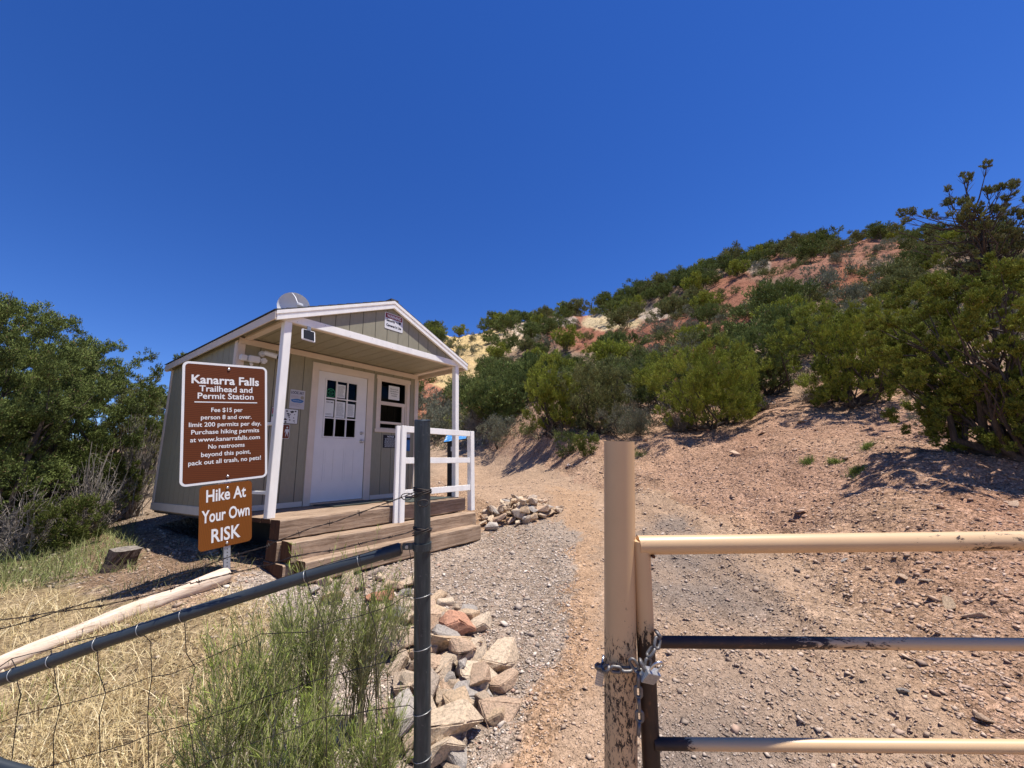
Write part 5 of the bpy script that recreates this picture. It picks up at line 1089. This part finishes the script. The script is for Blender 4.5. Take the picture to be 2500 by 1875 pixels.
# ================================================================ LOG, STUMP, KIOSK
def log():
    A = hit(556, 1424, 2, 9); A[2] = gz(A[0], A[1])+.075; B = hit(0, 1634, 1.5, 9); B[2] = gz(B[0], B[1])+.06; Cc = B+(B-A)*.55; Cc[2] = gz(Cc[0], Cc[1])+.05
    rs = np.random.RandomState(3); n = 60; m = 22; V = []; t = Vector(Cc-A).normalized(); a_ = t.cross(Vector((0, 0, 1))).normalized(); b_ = a_.cross(t); grooves = rs.uniform(-1, 1, m)*.05
    for i in range(n):
        f = i/(n-1); p = A*(1-f)+Cc*f+np.array([0, 0, math.sin(f*5)*.012])+np.array([math.sin(f*9)*.012, 0, 0]); R = .074*(1-f)+.038*f+.004*math.sin(f*23); R += .02*math.exp(-((f-.26)/.012)**2)*.6
        if i == 0: R *= .86
        for k in range(m):
            an = 2*math.pi*k/m; q = R*(1+grooves[k]+.03*math.sin(3*an+f*6)+rs.normal()*.012); V.append(Vector(p)+(a_*math.cos(an)+b_*math.sin(an))*q-Vector(tuple(A)))
    mb = MB(); mb.add(V, [(i*m+k, i*m+(k+1) % m, (i+1)*m+(k+1) % m, (i+1)*m+k) for i in range(n-1) for k in range(m)], True); mb.add(V[:m], [tuple(range(m))]); mb.add(V[-m:], [tuple(range(m))])
    k = NT('bare_log_wood'); tc = k.n('ShaderNodeTexCoord'); mp = k.n('ShaderNodeMapping'); mp.inputs['Rotation'].default_value = (0, 0, -math.atan2(t.y, t.x)); k.l(tc.outputs['Object'], mp.inputs[0]); m2 = k.n('ShaderNodeMapping'); m2.inputs['Scale'].default_value = (.5, 9, 9); k.l(mp.outputs[0], m2.inputs[0])
    g = k.noise(m2.outputs[0], 5, 9, .7, .5); k.l(k.ramp(g, [(.30, (.20, .125, .08)), (.40, (.56, .41, .29)), (.62, (.74, .60, .46))]), k.b.inputs['Base Color']); k.b.inputs['Roughness'].default_value = .8; k.l(k.bump(g, .7, .01), k.b.inputs['Normal'])
    o = mb.build('log', k.m, None, (0, 0, 0)); o.location = tuple(A); tag(o, 'long peeled log lying on the dry grass beside the sign post', 'log')
log()
def stump():
    p = hit(288, 1386, 2, 12); rs = np.random.RandomState(2); r = empty('tree_stump', (p[0], p[1], gz(p[0], p[1])), 0, 'short leaning tree stump with a pale sawn top left of the sign', 'stump'); m = 26; V = []
    for i, (z, R) in enumerate(((-.06, .17), (.0, .155), (.06, .135), (.12, .135), (.20, .13))):
        for k in range(m):
            an = 2*math.pi*k/m; q = R*(1+.10*math.sin(4*an+1)+rs.normal()*.035); V.append((q*math.cos(an)*1.1+z*.28, q*math.sin(an)*.9, z+(.012*math.cos(an-2.2) if i == 4 else 0)))
    mb = MB(); mb.add(V, [(i*m+k, i*m+(k+1) % m, (i+1)*m+(k+1) % m, (i+1)*m+k) for i in range(4) for k in range(m)]); mb.build('bark', mono('stump_bark', (.09, .06, .045), .95, var=.5, vscale=25, bump=1, bscale=60, stretch=(3, 3, .6)), r)
    MB().add([(x*.99, y*.99, z+.001) for x, y, z in V[-m:]], [tuple(range(m))]).build('sawn_top', mono('sawn_wood', (.20, .17, .14), .9, var=.6, vscale=30, bump=.4), r)
stump()
def kiosk():
    p = W(1103, 1217, 8.0); z0 = gz(p[0], p[1]); r = empty('information_stand', (p[0], p[1], z0), rad(-8), 'black information stand with a slanted blue top behind the porch railing', 'stand'); top_ = W(1103, 1076, 8.0)[2]-z0
    MB().bbox((-.075, -.075, -.1), (.075, .075, top_), .006).build('pedestal', mono('black_steel', (.016, .014, .014), .5, var=.2), r)
    mm = Matrix.Translation((.09, 0, top_+.075)) @ Matrix.Rotation(rad(38), 4, 'X') @ Matrix.Rotation(rad(-8), 4, 'Y'); bd = MB().bbox((-.24, -.14, -.012), (.24, .14, .006), .004, mm).build('board', MAT['black'], r)
    k = NT('printed_map'); co = k.coord('Object'); f = k.noise(co, 7, 3, .5); k.l(k.ramp(f, [(.40, (.06, .22, .52)), (.52, (.10, .32, .66)), (.56, (.70, .74, .76)), (.62, (.12, .32, .62))]), k.b.inputs['Base Color']); k.b.inputs['Roughness'].default_value = .3
    MB().box((-.232, -.132, .0065), (.232, .132, .009), mm).build('map_sheet', k.m, bd)
    MB().box((-.0, -.077, top_-.21), (.055, -.0755, top_-.12)).build('sticker', MAT['paper'], r)
kiosk()

# ================================================================ ROCKS
def rock_mesh(seed, ax=(1, 1, 1)):
    rs = np.random.RandomState(seed); bm = bmesh.new(); pts = rnd_unit(rs, 13)*np.array([1, .85, .7])
    # squared-off sandstone blocks
    pts = np.sign(pts)*np.abs(pts)**.55
    pts += rs.normal(size=pts.shape)*.12
    for p in pts: bm.verts.new(Vector((p[0]*ax[0], p[1]*ax[1], p[2]*ax[2])))
    res = bmesh.ops.convex_hull(bm, input=bm.verts[:]); bmesh.ops.delete(bm, geom=[v for v in bm.verts if not v.link_faces], context='VERTS')
    bmesh.ops.bevel(bm, geom=bm.edges[:], offset=.045, segments=2, affect='EDGES')
    bmesh.ops.triangulate(bm, faces=bm.faces[:]); bmesh.ops.subdivide_edges(bm, edges=bm.edges[:], cuts=2, use_grid_fill=True)
    o = seed*3.1
    for v in bm.verts:
        p = v.co*1.0; n_ = mnoise.fractal(p*1.9+Vector((o, o, o)), 1.0, 2.0, 5); m_ = mnoise.noise(p*6+Vector((o, 0, 0))); v.co += v.normal*(n_*.045+m_*.014)
    sz = max(abs(v.co[i]) for v in bm.verts for i in range(3))
    me = bpy.data.meshes.new('rock'); bm.to_mesh(me); bm.free(); me.transform(Matrix.Diagonal((1/sz, 1/sz, 1/sz, 1))); return me
RM = [rock_mesh(s, a) for s, a in ((1, (1, .8, .6)), (2, (1, .7, .5)), (3, (1, .9, .7)), (4, (1, .6, .55)), (5, (1, .85, .45)), (6, (1, .75, .75)), (7, (1, .8, .5)), (8, (1, .65, .4)), (9, (1, .9, .8)), (10, (1, .7, .6)))]
RSETS = {}
def rock_data(i, mk):
    if (i, mk) not in RSETS: m = RM[i].copy(); m.materials.clear(); m.materials.append(MAT[mk]); RSETS[(i, mk)] = m
    return RSETS[(i, mk)]
_rr = random.Random(12); _mesh_z = [min(v.co.z for v in m.vertices) for m in RM]
def rock(loc, size, mk, label, group, i=None, rot=None, squash=1.0):
    i = _rr.randrange(10) if i is None else i; o = bpy.data.objects.new('rock', rock_data(i, mk)); COL.objects.link(o); o.location = loc
    o.rotation_euler = rot if rot is not None else (_rr.uniform(-.5, .5), _rr.uniform(-.5, .5), _rr.uniform(0, 6.3)); o.scale = (size, size, size*squash); return tag(o, label, 'rock', group)
cN = lambda x, y: (880+x/3.352, 1380+y/3.352)
NEAR = [  # centre, width, height in the zoomed photo, material, lift, what it looks like (None: like its neighbours)
    (1150, 715, 165, 270, 'rock', .06, 'tall upright tan block at the right edge of the near pile'), (1185, 930, 140, 200, 'rock', .03, 'brown-sided block leaning below the tall upright block'), (810, 470, 230, 200, 'rock_red', .13, 'cracked red-orange rock on top of the near pile'),
    (670, 385, 150, 140, 'rock', .06, None), (990, 480, 160, 170, 'rock', .05, 'pale speckled rock right of the red-orange rock'), (970, 660, 215, 150, 'rock', .09, 'flat-topped slab below the speckled rock'), (735, 630, 260, 130, 'rock', .12, 'long pointed tan rock below the red-orange rock'),
    (890, 725, 230, 150, 'rock', .10, None), (645, 590, 150, 110, 'rock', .04, None), (720, 760, 140, 150, 'rock', .07, None), (680, 830, 250, 150, 'rock', .12, 'wedge shaped tan rock in the middle of the near pile'), (910, 880, 240, 230, 'rock', .09, 'broad speckled cream block in the middle of the near pile'), (1030, 900, 130, 200, 'rock', .03, None),
    (620, 980, 160, 200, 'rock', .06, None), (860, 1060, 320, 250, 'rock_grey', .04, 'large grey slab in the lower half of the near pile'), (740, 1100, 160, 140, 'rock', .07, None), (750, 1260, 350, 330, 'rock', .13, 'largest tan boulder with a brown broken face at the bottom of the near pile'),
    (1140, 1140, 190, 240, 'rock', .04, 'brown streaked rock at the lower right of the near pile'), (1035, 1170, 100, 130, 'rock', .03, None), (985, 1040, 80, 140, 'rock_grey', .02, None), (1070, 1270, 170, 140, 'rock', .0, 'flat rock half buried in gravel at the lower right'),
    (650, 1500, 250, 290, 'rock', .10, 'pale boulder right of the base of the fence post'), (790, 1560, 150, 200, 'rock_grey', .04, 'grey veined rock beside the pale boulder'), (745, 1640, 150, 120, 'rock', .04, None), (900, 370, 110, 110, 'rock_grey', .03, 'small grey-brown rock at the back of the near pile'), (620, 260, 120, 100, 'rock', .05, None), (700, 300, 110, 70, 'rock', .02, None), (780, 350, 110, 60, 'rock', .02, None),
    (605, 440, 90, 200, 'rock_grey', .03, None), (400, 320, 110, 90, 'rock', .06, None), (400, 420, 120, 110, 'rock', .06, None), (345, 580, 190, 240, 'rock', .10, 'big pinkish tan rock left of the fence post'), (260, 390, 210, 170, 'rock_grey', .07, 'grey flat-faced rock left of the fence post'), (165, 365, 120, 100, 'rock', .05, 'small cream rock at the left end of the near pile'),
    (395, 700, 110, 120, 'rock', .04, None), (240, 690, 80, 100, 'rock', .03, None), (300, 790, 250, 150, 'rock', .04, None), (590, 720, 70, 120, 'rock_red', .05, None), (340, 990, 200, 200, 'rock', .04, None), (300, 1250, 200, 170, 'rock', .04, None), (380, 1440, 160, 160, 'rock', .03, None), (270, 1390, 140, 120, 'rock', .02, None), (460, 1560, 150, 140, 'rock', .03, None), (500, 1250, 170, 150, 'rock', .04, None), (480, 900, 150, 150, 'rock', .04, None),
    (160, 240, 150, 120, 'rock_red', .06, 'reddish brown rock behind the green stems'), (280, 150, 150, 110, 'rock', .06, None), (170, 80, 130, 90, 'rock', .05, None), (380, 130, 120, 120, 'rock', .05, None), (360, 220, 120, 80, 'rock_grey', .03, None)]
for j, (x, y, w_, h_, mk, lift, lb) in enumerate(NEAR):
    u, v = cN(x, y); p = hit(u, v+h_*.12/3.352*1.0, 1.2, 8); dep = (p-CAM)@_F; s = (max(w_, h_)*.65+min(w_, h_)*.35)/3.352*dep/FPX*.80
    q = CAM+(p-CAM)*(1-lift*.55/max(.4, (H-p[2]))); q[2] = max(q[2], gz(q[0], q[1])+s*.18)
    side = 'left of the fence post' if x < 500 else 'right of the fence post'
    rock(tuple(q), s, mk, ('tan stone in the near rock pile ' if mk == 'rock' else 'grey stone in the near rock pile ' if mk == 'rock_grey' else 'red stone in the near rock pile ')+side if lb is None else lb, 'stones of the near rock pile', rot=(_rr.uniform(-.45, .45), _rr.uniform(-.45, .45), _rr.uniform(0, 6.3)), squash=_rr.uniform(.8, 1.05))
for j, (u, v, s, mk, lb) in enumerate(((690, 1383, .085, 'rock', 'rounded pale stone at the left foot of the steps'), (735, 1382, .10, 'rock', 'orange-tan stone beside the left foot of the steps'), (790, 1425, .10, 'rock', None), (810, 1470, .12, 'rock', None), (850, 1420, .11, 'rock', None), (765, 1450, .07, 'rock_grey', None), (880, 1440, .09, 'rock', None), (760, 1500, .06, 'rock', None), (920, 1405, .10, 'rock', None))):
    p = hit(u, v, 2, 8); rock((p[0], p[1], p[2]+s*.35), s, mk, lb or 'tan stone of the low border in front of the steps', 'stones bordering the foot of the steps')
for j in range(60):
    cx, cy = _rr.choice(((560, 520), (700, 700), (820, 900), (760, 1000), (650, 1150), (900, 1150), (700, 1450), (560, 900), (420, 1100), (360, 800), (330, 1400), (520, 1450), (900, 560), (450, 560))); u, v = cN(cx+_rr.uniform(-110, 110), cy+_rr.uniform(-110, 110)); p = hit(u, v, 1.2, 8); s = _rr.uniform(.06, .12)
    rock((p[0], p[1], p[2]+s*_rr.uniform(.3, 1.1)), s, _rr.choice(('rock', 'rock', 'rock', 'rock', 'rock', 'rock_grey')), 'small stone filling a gap in the near rock pile', 'small stones in the gaps of the near rock pile')
# far pile beside the steps
A0 = hit(1185, 1290, 3, 12); A1 = hit(1370, 1255, 3, 14)
cen = (A0+A1)/2; dirp = (A1-A0)[:2]; Lp = np.linalg.norm(dirp); dirp /= Lp; nrm = np.array([-dirp[1], dirp[0]])
for layer, (nn, sp, zz) in enumerate(((44, 1.0, .06), (34, .82, .20), (22, .62, .34))):
    for i in range(nn):
        for _ in range(30):
            a = _rr.uniform(-1, 1); b = _rr.uniform(-1, 1)
            if a*a+b*b < 1: break
        wv = .50*(1-.35*max(0, a)); s = _rr.uniform(.085, .150)*(1.0 if layer < 2 else .9)
        q = cen[:2]+dirp*a*Lp*.56*sp+nrm*(b*wv*sp+.22); z = gz(q[0], q[1])
        rock((q[0], q[1], z+zz*(1-.4*abs(a))), s, 'rock' if _rr.random() > .08 else 'rock_grey', 'small angular tan stone in the heap beside the steps' if layer < 2 else 'small angular tan stone on top of the heap beside the steps', 'stones of the heap beside the steps')
# loose stones on the bank
for (u, v, s, mk, lb) in ((1795, 1111, .17, 'rock', 'flat pale stone below the broad juniper'), (2030, 1230, .045, 'rock', 'white stone on the red bank left of the shade'), (1575, 1078, .12, 'rock', 'tan stone beside the dark shade of the juniper'), (1615, 1240, .05, 'rock', None), (2205, 1413, .06, 'rock', None), (2320, 1480, .09, 'rock', None), (2390, 1510, .08, 'rock', None), (2260, 1420, .05, 'rock', None), (2205, 1690, .035, 'rock_grey', 'small dark stone on the gravel between the lower gate rails'), (2395, 1755, .05, 'rock', None), (2470, 1235, .07, 'rock', None), (1860, 1060, .10, 'rock', None), (1960, 1030, .12, 'rock', None), (1640, 1270, .035, 'rock', None), (2120, 1390, .04, 'rock', None), (2060, 1370, .04, 'rock_grey', None)):
    p = hit(u, v, 1.2, 30); rock((p[0], p[1], p[2]+s*.25), s, mk, lb or 'loose stone lying on the right bank of the drive', 'loose stones on the right bank', squash=.5)

# ================================================================ SCATTERED STUFF
def octa(C, R, rs, flat=.6):
    n = len(C); base = np.array([(1, 0, 0), (-1, 0, 0), (0, 1, 0), (0, -1, 0), (0, 0, 1), (0, 0, -1), (.65, .65, .45), (-.65, .6, -.3)], float)[:6]
    V = base[None]*rs.uniform(.65, 1.15, (n, 6, 3)); V += rs.normal(size=(n, 6, 3))*.12; V[:, :, 2] *= flat
    V += rs.normal(size=(n, 6, 3))*np.array([.16, .16, .05])
    a = rs.uniform(0, 2*np.pi, n); ca, sa = np.cos(a), np.sin(a); x = V[:, :, 0]*ca[:, None]-V[:, :, 1]*sa[:, None]; y = V[:, :, 0]*sa[:, None]+V[:, :, 1]*ca[:, None]; V[:, :, 0] = x; V[:, :, 1] = y
    t = rs.normal(size=n)*.35; z = V[:, :, 2]+V[:, :, 0]*t[:, None]; V[:, :, 2] = z
    V = V*R[:, None, None]+C[:, None]; f = np.array([(0, 2, 4), (2, 1, 4), (1, 3, 4), (3, 0, 4), (2, 0, 5), (1, 2, 5), (3, 1, 5), (0, 3, 5)]); F = (np.arange(n)*6)[:, None, None]+f[None]
    return V.reshape(-1, 3), F.reshape(-1, 3), 6
def sample(n, r0, r1, rs, p=.0):
    r = np.exp(rs.uniform(math.log(r0), math.log(r1), n)); a = rs.uniform(rad(-56), rad(56), n); return r*np.sin(a), r*np.cos(a), r
def not_shed(x, y):
    sx, sy = to_shed(x, y); return ~((sx > .0) & (sx < 3.2) & (sy > -1.85) & (sy < 2.77))
def pebbles():
    rs = np.random.RandomState(21); x, y, r = sample(150000, 1.2, 15, rs); k = not_shed(x, y) & (y > .9); x, y, r = x[k], y[k], r[k]; z = ground_z(x, y); u, v, dz = project(np.c_[x, y, z])
    straw = in_poly(u, v, POLY['straw']); keep = ~straw | (rs.rand(len(x)) < .15); grav = in_poly(u, v, POLY['gravel']) | in_poly(u, v, POLY['pebblebed']); road = in_poly(u, v, POLY['road']) & ~in_poly(u, v, POLY['dark']); keep &= grav | (rs.rand(len(x)) < np.where(road, .22, .6))
    x, y, z, r, grav = x[keep], y[keep], z[keep], r[keep], grav[keep]
    R = .0058*(r/2.2)**.55*np.exp(rs.normal(size=len(x))*.42); big = rs.rand(len(x)) < .035; R[big] *= 2.2; g = ground_col(x, y, z)
    t = rs.rand(len(x), 1); own = np.where(t < .45, np.array([.42, .345, .275]), np.where(t < .72, np.array([.66, .56, .46]), np.where(t < .9, np.array([.26, .22, .19]), np.array([.45, .28, .20]))))
    mixf = np.where(grav, .75, .35)[:, None]; col = (g*(1-mixf)+own*mixf)*rs.uniform(.75, 1.25, (len(x), 1))
    V, F, q = octa(np.c_[x, y, z+R*.2], R, rs, .52); o = link_mesh('gravel', np_mesh('gravel', V, F, np.repeat(col, q, 0)), MAT['pebble']); tag(o, 'loose gravel and pebbles covering the drive and path', kind='stuff')
    # flat stone chips on the bank
    x, y, r = sample(34000, 2.0, 28, rs); k = (x > 1.0+.02*y) & (y > 1.2); x, y, r = x[k], y[k], r[k]; z = ground_z(x, y); dens = fbm(x, y, .7, 3, 60); band = np.exp(-((x-(2.55+.28*(y-2.4)))/.45)**2); w_ = np.clip((x-1.7)/1.5, .06, 1)*np.clip(dens*2.4-.6, .05, 1)+band*.9
    k = rs.rand(len(x)) < w_*.8; x, y, z, r = x[k], y[k], z[k], r[k]; R = .0095*(r/3)**.6*np.exp(rs.normal(size=len(x))*.42); g = ground_col(x, y, z); t = rs.rand(len(x), 1); own = np.where(t < .6, np.array([.56, .42, .31]), np.array([.42, .31, .24])); col = (g*.4+own*.6)*rs.uniform(.8, 1.2, (len(x), 1))
    V, F, q = octa(np.c_[x, y, z+R*.2], R, rs, .38); o = link_mesh('stone_chips', np_mesh('stone_chips', V, F, np.repeat(col, q, 0)), MAT['pebble']); tag(o, 'flat stone chips strewn over the right bank', kind='stuff')
pebbles()
def blades(name, label, x, y, hgt, wid, lean, colA, colB, rs, clumpy=0, seg=2, droop=.6):
    z = ground_z(x, y); n = len(x); a = rs.uniform(0, 2*np.pi, n); d = np.c_[np.cos(a), np.sin(a), np.zeros(n)]; s = np.c_[-np.sin(a), np.cos(a), np.zeros(n)]; h = hgt*np.exp(rs.normal(size=n)*.3); ln = lean*rs.uniform(.1, 1.6, n)
    B = np.c_[x, y, z-.005]; V = np.empty((n, 5, 3)); up = np.array([0, 0, 1.0]); m = B+up*(h*.55/np.sqrt(1+ln**2))[:, None]+d*(h*.55*ln/np.sqrt(1+ln**2))[:, None]; ln2 = ln*1.8+droop*rs.rand(n); t = m+up*(h*.45/np.sqrt(1+ln2**2))[:, None]+d*(h*.45*ln2/np.sqrt(1+ln2**2))[:, None]
    w_ = (wid*rs.uniform(.6, 1.4, n))[:, None]*.5; V[:, 0] = B-s*w_; V[:, 1] = B+s*w_; V[:, 2] = m+s*w_*.8; V[:, 3] = m-s*w_*.8; V[:, 4] = t
    b = np.arange(n)*5; F4 = np.c_[b, b+1, b+2, b+3]; F3 = np.c_[b+3, b+2, b+4, b+4]
    me = bpy.data.meshes.new(name); V = V.reshape(-1, 3).astype(np.float32); me.vertices.add(len(V)); me.vertices.foreach_set('co', V.ravel()); loops = np.c_[F4, F3[:, :3]].astype(np.int32); me.loops.add(n*7); me.loops.foreach_set('vertex_index', loops.ravel()); st = np.empty(2*n, np.int32); st[0::2] = np.arange(n)*7; st[1::2] = np.arange(n)*7+4; me.polygons.add(2*n); me.polygons.foreach_set('loop_start', st); me.update(calc_edges=True)
    t_ = rs.rand(n, 1); c = np.array(colA)*(1-t_)+np.array(colB)*t_; cc = np.ones((n*5, 4), np.float32); cc[:, :3] = np.repeat(c, 5, 0); at = me.attributes.new('col', 'FLOAT_COLOR', 'POINT'); at.data.foreach_set('color', cc.ravel())
    o = link_mesh(name, me, MAT['blade']); tag(o, label, kind='stuff'); return o
def grasses():
    rs = np.random.RandomState(33)
    def region(n, r0, r1, fn, a0=-75, a1=10):
        r = np.exp(rs.uniform(math.log(r0), math.log(r1), n)); a = np.radians(rs.uniform(a0, a1, n)); x = r*np.sin(a); y = r*np.cos(a); k = (y > .5) & not_shed(x, y); x, y = x[k], y[k]; z = ground_z(x, y, False); u, v, dz = project(np.c_[x, y, z]); k = fn(x, y, u, v); return x[k], y[k]
    st = lambda x, y, u, v: in_poly(u+(fbm(x, y, 3, 3, 70)-.5)*200, v+(fbm(x, y, 3, 3, 71)-.5)*120, POLY['straw']) & (rs.rand(len(x)) < np.clip(fbm(x, y, 2.3, 3, 72)*4.2-1.35, .06, 1))
    x, y = region(100000, 1.2, 7, st); blades('dry_grass', 'pale dry straw grass beyond the wire fence', x, y, .09, .0034, 1.8, (.46, .36, .17), (.84, .70, .42), rs)
    x, y = region(17000, 1.2, 6, st); blades('dry_grass', 'long bleached straws lying matted behind the wire fence', x, y, .17, .0042, 3.0, (.52, .40, .20), (.88, .76, .50), rs)
    x, y = region(9000, 1.2, 6, st); blades('dry_grass', 'brown dead stems among the straw', x, y, .16, .005, 2.2, (.16, .10, .05), (.36, .25, .12), rs)
    x, y = region(26000, 1.2, 7, st); blades('dry_grass', 'upright dry seed stalks among the straw grass', x, y, .14, .0028, .5, (.50, .38, .18), (.78, .62, .36), rs)
    x, y = region(22000, 1.2, 6, lambda x, y, u, v: st(x, y, u, v) & (fbm(x, y, 1.1, 3, 75) > .44)); blades('green_grass', 'fresh green blades among the straw', x, y, .11, .003, .6, (.13, .16, .035), (.36, .38, .11), rs)
    gr = lambda x, y, u, v: (x < -3.2) & (in_poly(u+(fbm(x, y, 2, 3, 76)-.5)*260, v+(fbm(x, y, 2, 3, 77)-.5)*120, POLY['green']) | ((u < 330) & (v > 1180) & (v < 1400) & (y > 4.2)))
    x, y = region(70000, 3.0, 10, gr); blades('green_grass', 'long soft green grass under the trees on the left', x, y, .17, .005, .9, (.10, .13, .035), (.34, .35, .15), rs)
    ed = lambda x, y, u, v: ((u > 480) & (u < 740) & (v > 1330) & (v < 1395)) | ((u > 250) & (u < 560) & (np.abs(v-(1460-(u-250)*.26)) < 16))
    x, y = region(16000, 3.2, 7, ed); blades('green_grass', 'tufts of grass around the sign post', x, y, .12, .004, .8, (.08, .10, .035), (.28, .26, .12), rs)
    x, y = region(9000, 3.0, 8, lambda x, y, u, v: in_poly(u, v, POLY['brown']) & (fbm(x, y, 2.2, 3, 78) > .5)); blades('dry_grass', 'thin dry grass on the mound beside the shed', x, y, .06, .004, 1.0, (.25, .19, .09), (.50, .40, .22), rs)
grasses()
# green tufts on the bank
for i, (u, v) in enumerate(((2118, 1092), (1972, 1132), (2090, 1152), (2040, 1128), (1548, 1108), (1560, 1112))):
    p = hit(u, v, 2, 25); rs = np.random.RandomState(300+i); n = 260; sp = .06 if i < 4 else .12; x = p[0]+rs.normal(size=n)*sp; y = p[1]+rs.normal(size=n)*sp; o = blades('grass_tuft', None, x, y, .10, .006, .8, (.07, .11, .02), (.22, .27, .07), rs); del o['kind']; tag(o, 'small bright green tuft growing on the stony bank' if i < 4 else 'green tuft just right of the gate post top', 'grass tuft', 'green tufts on the bank')
# ================================================================ GREEN BROOM SHRUBS BY THE FENCE
def broom(seed, Hh, spread, nst, needle=.034):
    rs = np.random.RandomState(seed); stems = []; Vq = []; Aq = []; mb_V = []; mb_F = []
    def strip(P, r0, r1):
        P = np.array(P); t = P[-1]-P[0]; s = np.cross(t, rs.normal(size=3)); s /= np.linalg.norm(s)+1e-9; s2_ = np.cross(t, s); s2_ /= np.linalg.norm(s2_)+1e-9
        for sv in (s, s2_):
            b = len(mb_V)
            for i, p in enumerate(P):
                r = r0+(r1-r0)*i/(len(P)-1); mb_V.append(p-sv*r); mb_V.append(p+sv*r)
            for i in range(len(P)-1): mb_F.append((b+2*i, b+2*i+1, b+2*i+3, b+2*i+2))
    for i in range(nst):
        a = rs.uniform(0, 6.28); l = rs.uniform(.05, 1)*spread; base = np.array([rs.normal()*.05, rs.normal()*.05, 0]); h = Hh*rs.uniform(.55, 1.0)*(1-.25*(l/spread)); e = np.array([math.cos(a)*l, math.sin(a)*l, h]); mid = base*.5+e*.5+np.array([math.cos(a)*-.25*l, math.sin(a)*-.25*l, .04]); pts = [base, base*.6+mid*.4, mid, mid*.5+e*.5+rs.normal(size=3)*.012, e]; strip(pts, .0035, .0012)
        nb = 7
        for j in range(nb):
            f = rs.uniform(.3, .98); seg_ = f*4; k = min(3, int(seg_)); p0 = pts[k]+(pts[k+1]-pts[k])*(seg_-k); dr = np.array([math.cos(a+rs.normal()*.9)*.35, math.sin(a+rs.normal()*.9)*.35, 1.0])+rs.normal(size=3)*.18; dr /= np.linalg.norm(dr); bl = Hh*rs.uniform(.10, .26); p1 = p0+dr*bl; strip([p0, (p0+p1)/2+rs.normal(size=3)*.006, p1], .0016, .0007)
            m = rs.randint(8, 18); q = rs.rand(m, 1)**.8; P = p0+(p1-p0)*q; Vq.append(P); A = dr+rs.normal(size=(m, 3))*.33; Aq.append(A/np.linalg.norm(A, axis=1)[:, None])
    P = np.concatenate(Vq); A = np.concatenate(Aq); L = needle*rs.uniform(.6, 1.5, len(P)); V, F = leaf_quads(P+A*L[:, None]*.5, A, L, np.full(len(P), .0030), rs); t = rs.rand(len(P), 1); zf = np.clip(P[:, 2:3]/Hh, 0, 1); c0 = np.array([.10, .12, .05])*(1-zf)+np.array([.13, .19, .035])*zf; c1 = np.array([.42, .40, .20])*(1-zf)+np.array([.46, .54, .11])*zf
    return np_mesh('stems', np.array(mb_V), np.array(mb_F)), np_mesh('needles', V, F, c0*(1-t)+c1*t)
STEM = mono('straw_stems', (.36, .33, .17), .8, var=.3)
for i, (u, vb, y, vt, sp, nst, lb) in enumerate(((625, 1900, 1.95, 1425, .24, 90, 'green broom shrub with thin needles in front of the dry grass, left of the others'), (760, 1820, 2.20, 1325, .27, 110, 'tallest green broom shrub reaching up in front of the wooden steps'), (880, 1760, 2.45, 1345, .26, 90, 'green broom shrub growing among the rocks left of the fence post'), (930, 1880, 1.85, 1660, .17, 70, 'dark green broom shrub at the foot of the fence post'),
                                              (780, 1950, 1.78, 1640, .20, 70, 'low green broom shrub at the bottom edge left of the fence post'), (540, 1990, 1.72, 1560, .20, 70, 'green broom shrub at the bottom edge below the sloping rail'), (690, 2000, 1.62, 1690, .17, 60, 'small broom shrub nearest the camera beside the wire mesh'), (670, 1700, 2.7, 1450, .18, 36, 'sparse broom shrub on the pebble bed'), (960, 1540, 3.1, 1400, .16, 26, 'small sparse shrub behind the rocks beside the fence post'))):
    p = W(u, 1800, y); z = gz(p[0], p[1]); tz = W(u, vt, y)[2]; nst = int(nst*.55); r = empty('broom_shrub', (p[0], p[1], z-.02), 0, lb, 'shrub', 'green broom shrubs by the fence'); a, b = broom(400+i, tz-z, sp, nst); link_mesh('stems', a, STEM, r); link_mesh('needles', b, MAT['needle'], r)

def hill_scrub():
    rs = np.random.RandomState(77); n = 9000; y = np.exp(rs.uniform(math.log(15), math.log(95), n)); u = rs.uniform(950, 2560, n); x = (u-1250)/FPX*y*1.02; z = ground_z(x, y, False)
    k = (z-H > .9) & (fbm(x, y, .35, 3, 88) > .42); x, y, z = x[k], y[k], z[k]; n = len(x); m = 26; R_ = rs.uniform(.12, .38, n); C = np.repeat(np.c_[x, y, z], m, 0); rr = np.repeat(R_, m)[:, None]; d = rnd_unit(rs, n*m); d[:, 2] = np.abs(d[:, 2])
    P_ = C+d*rr*rs.uniform(.3, 1, (n*m, 1)); A = d+np.array([0, 0, .5])+rs.normal(size=d.shape)*.4; A /= np.linalg.norm(A, axis=1)[:, None]; L = rr[:, 0]*rs.uniform(.3, .6, n*m); V, F = leaf_quads(P_, A, L, L*.3, rs)
    t = np.repeat(rs.rand(n, 1), m, 0)*.6+rs.rand(n*m, 1)*.4; c = np.where(np.repeat(rs.rand(n, 1) < .5, m, 0), np.array([.07, .08, .045])*(1-t)+np.array([.22, .22, .14])*t, np.array([.12, .09, .055])*(1-t)+np.array([.34, .28, .18])*t)
    tag(link_mesh('low_scrub', np_mesh('low_scrub', V, F, c), MAT['leaf']), 'small dry scrub dotted over the hillside', kind='stuff')
hill_scrub()
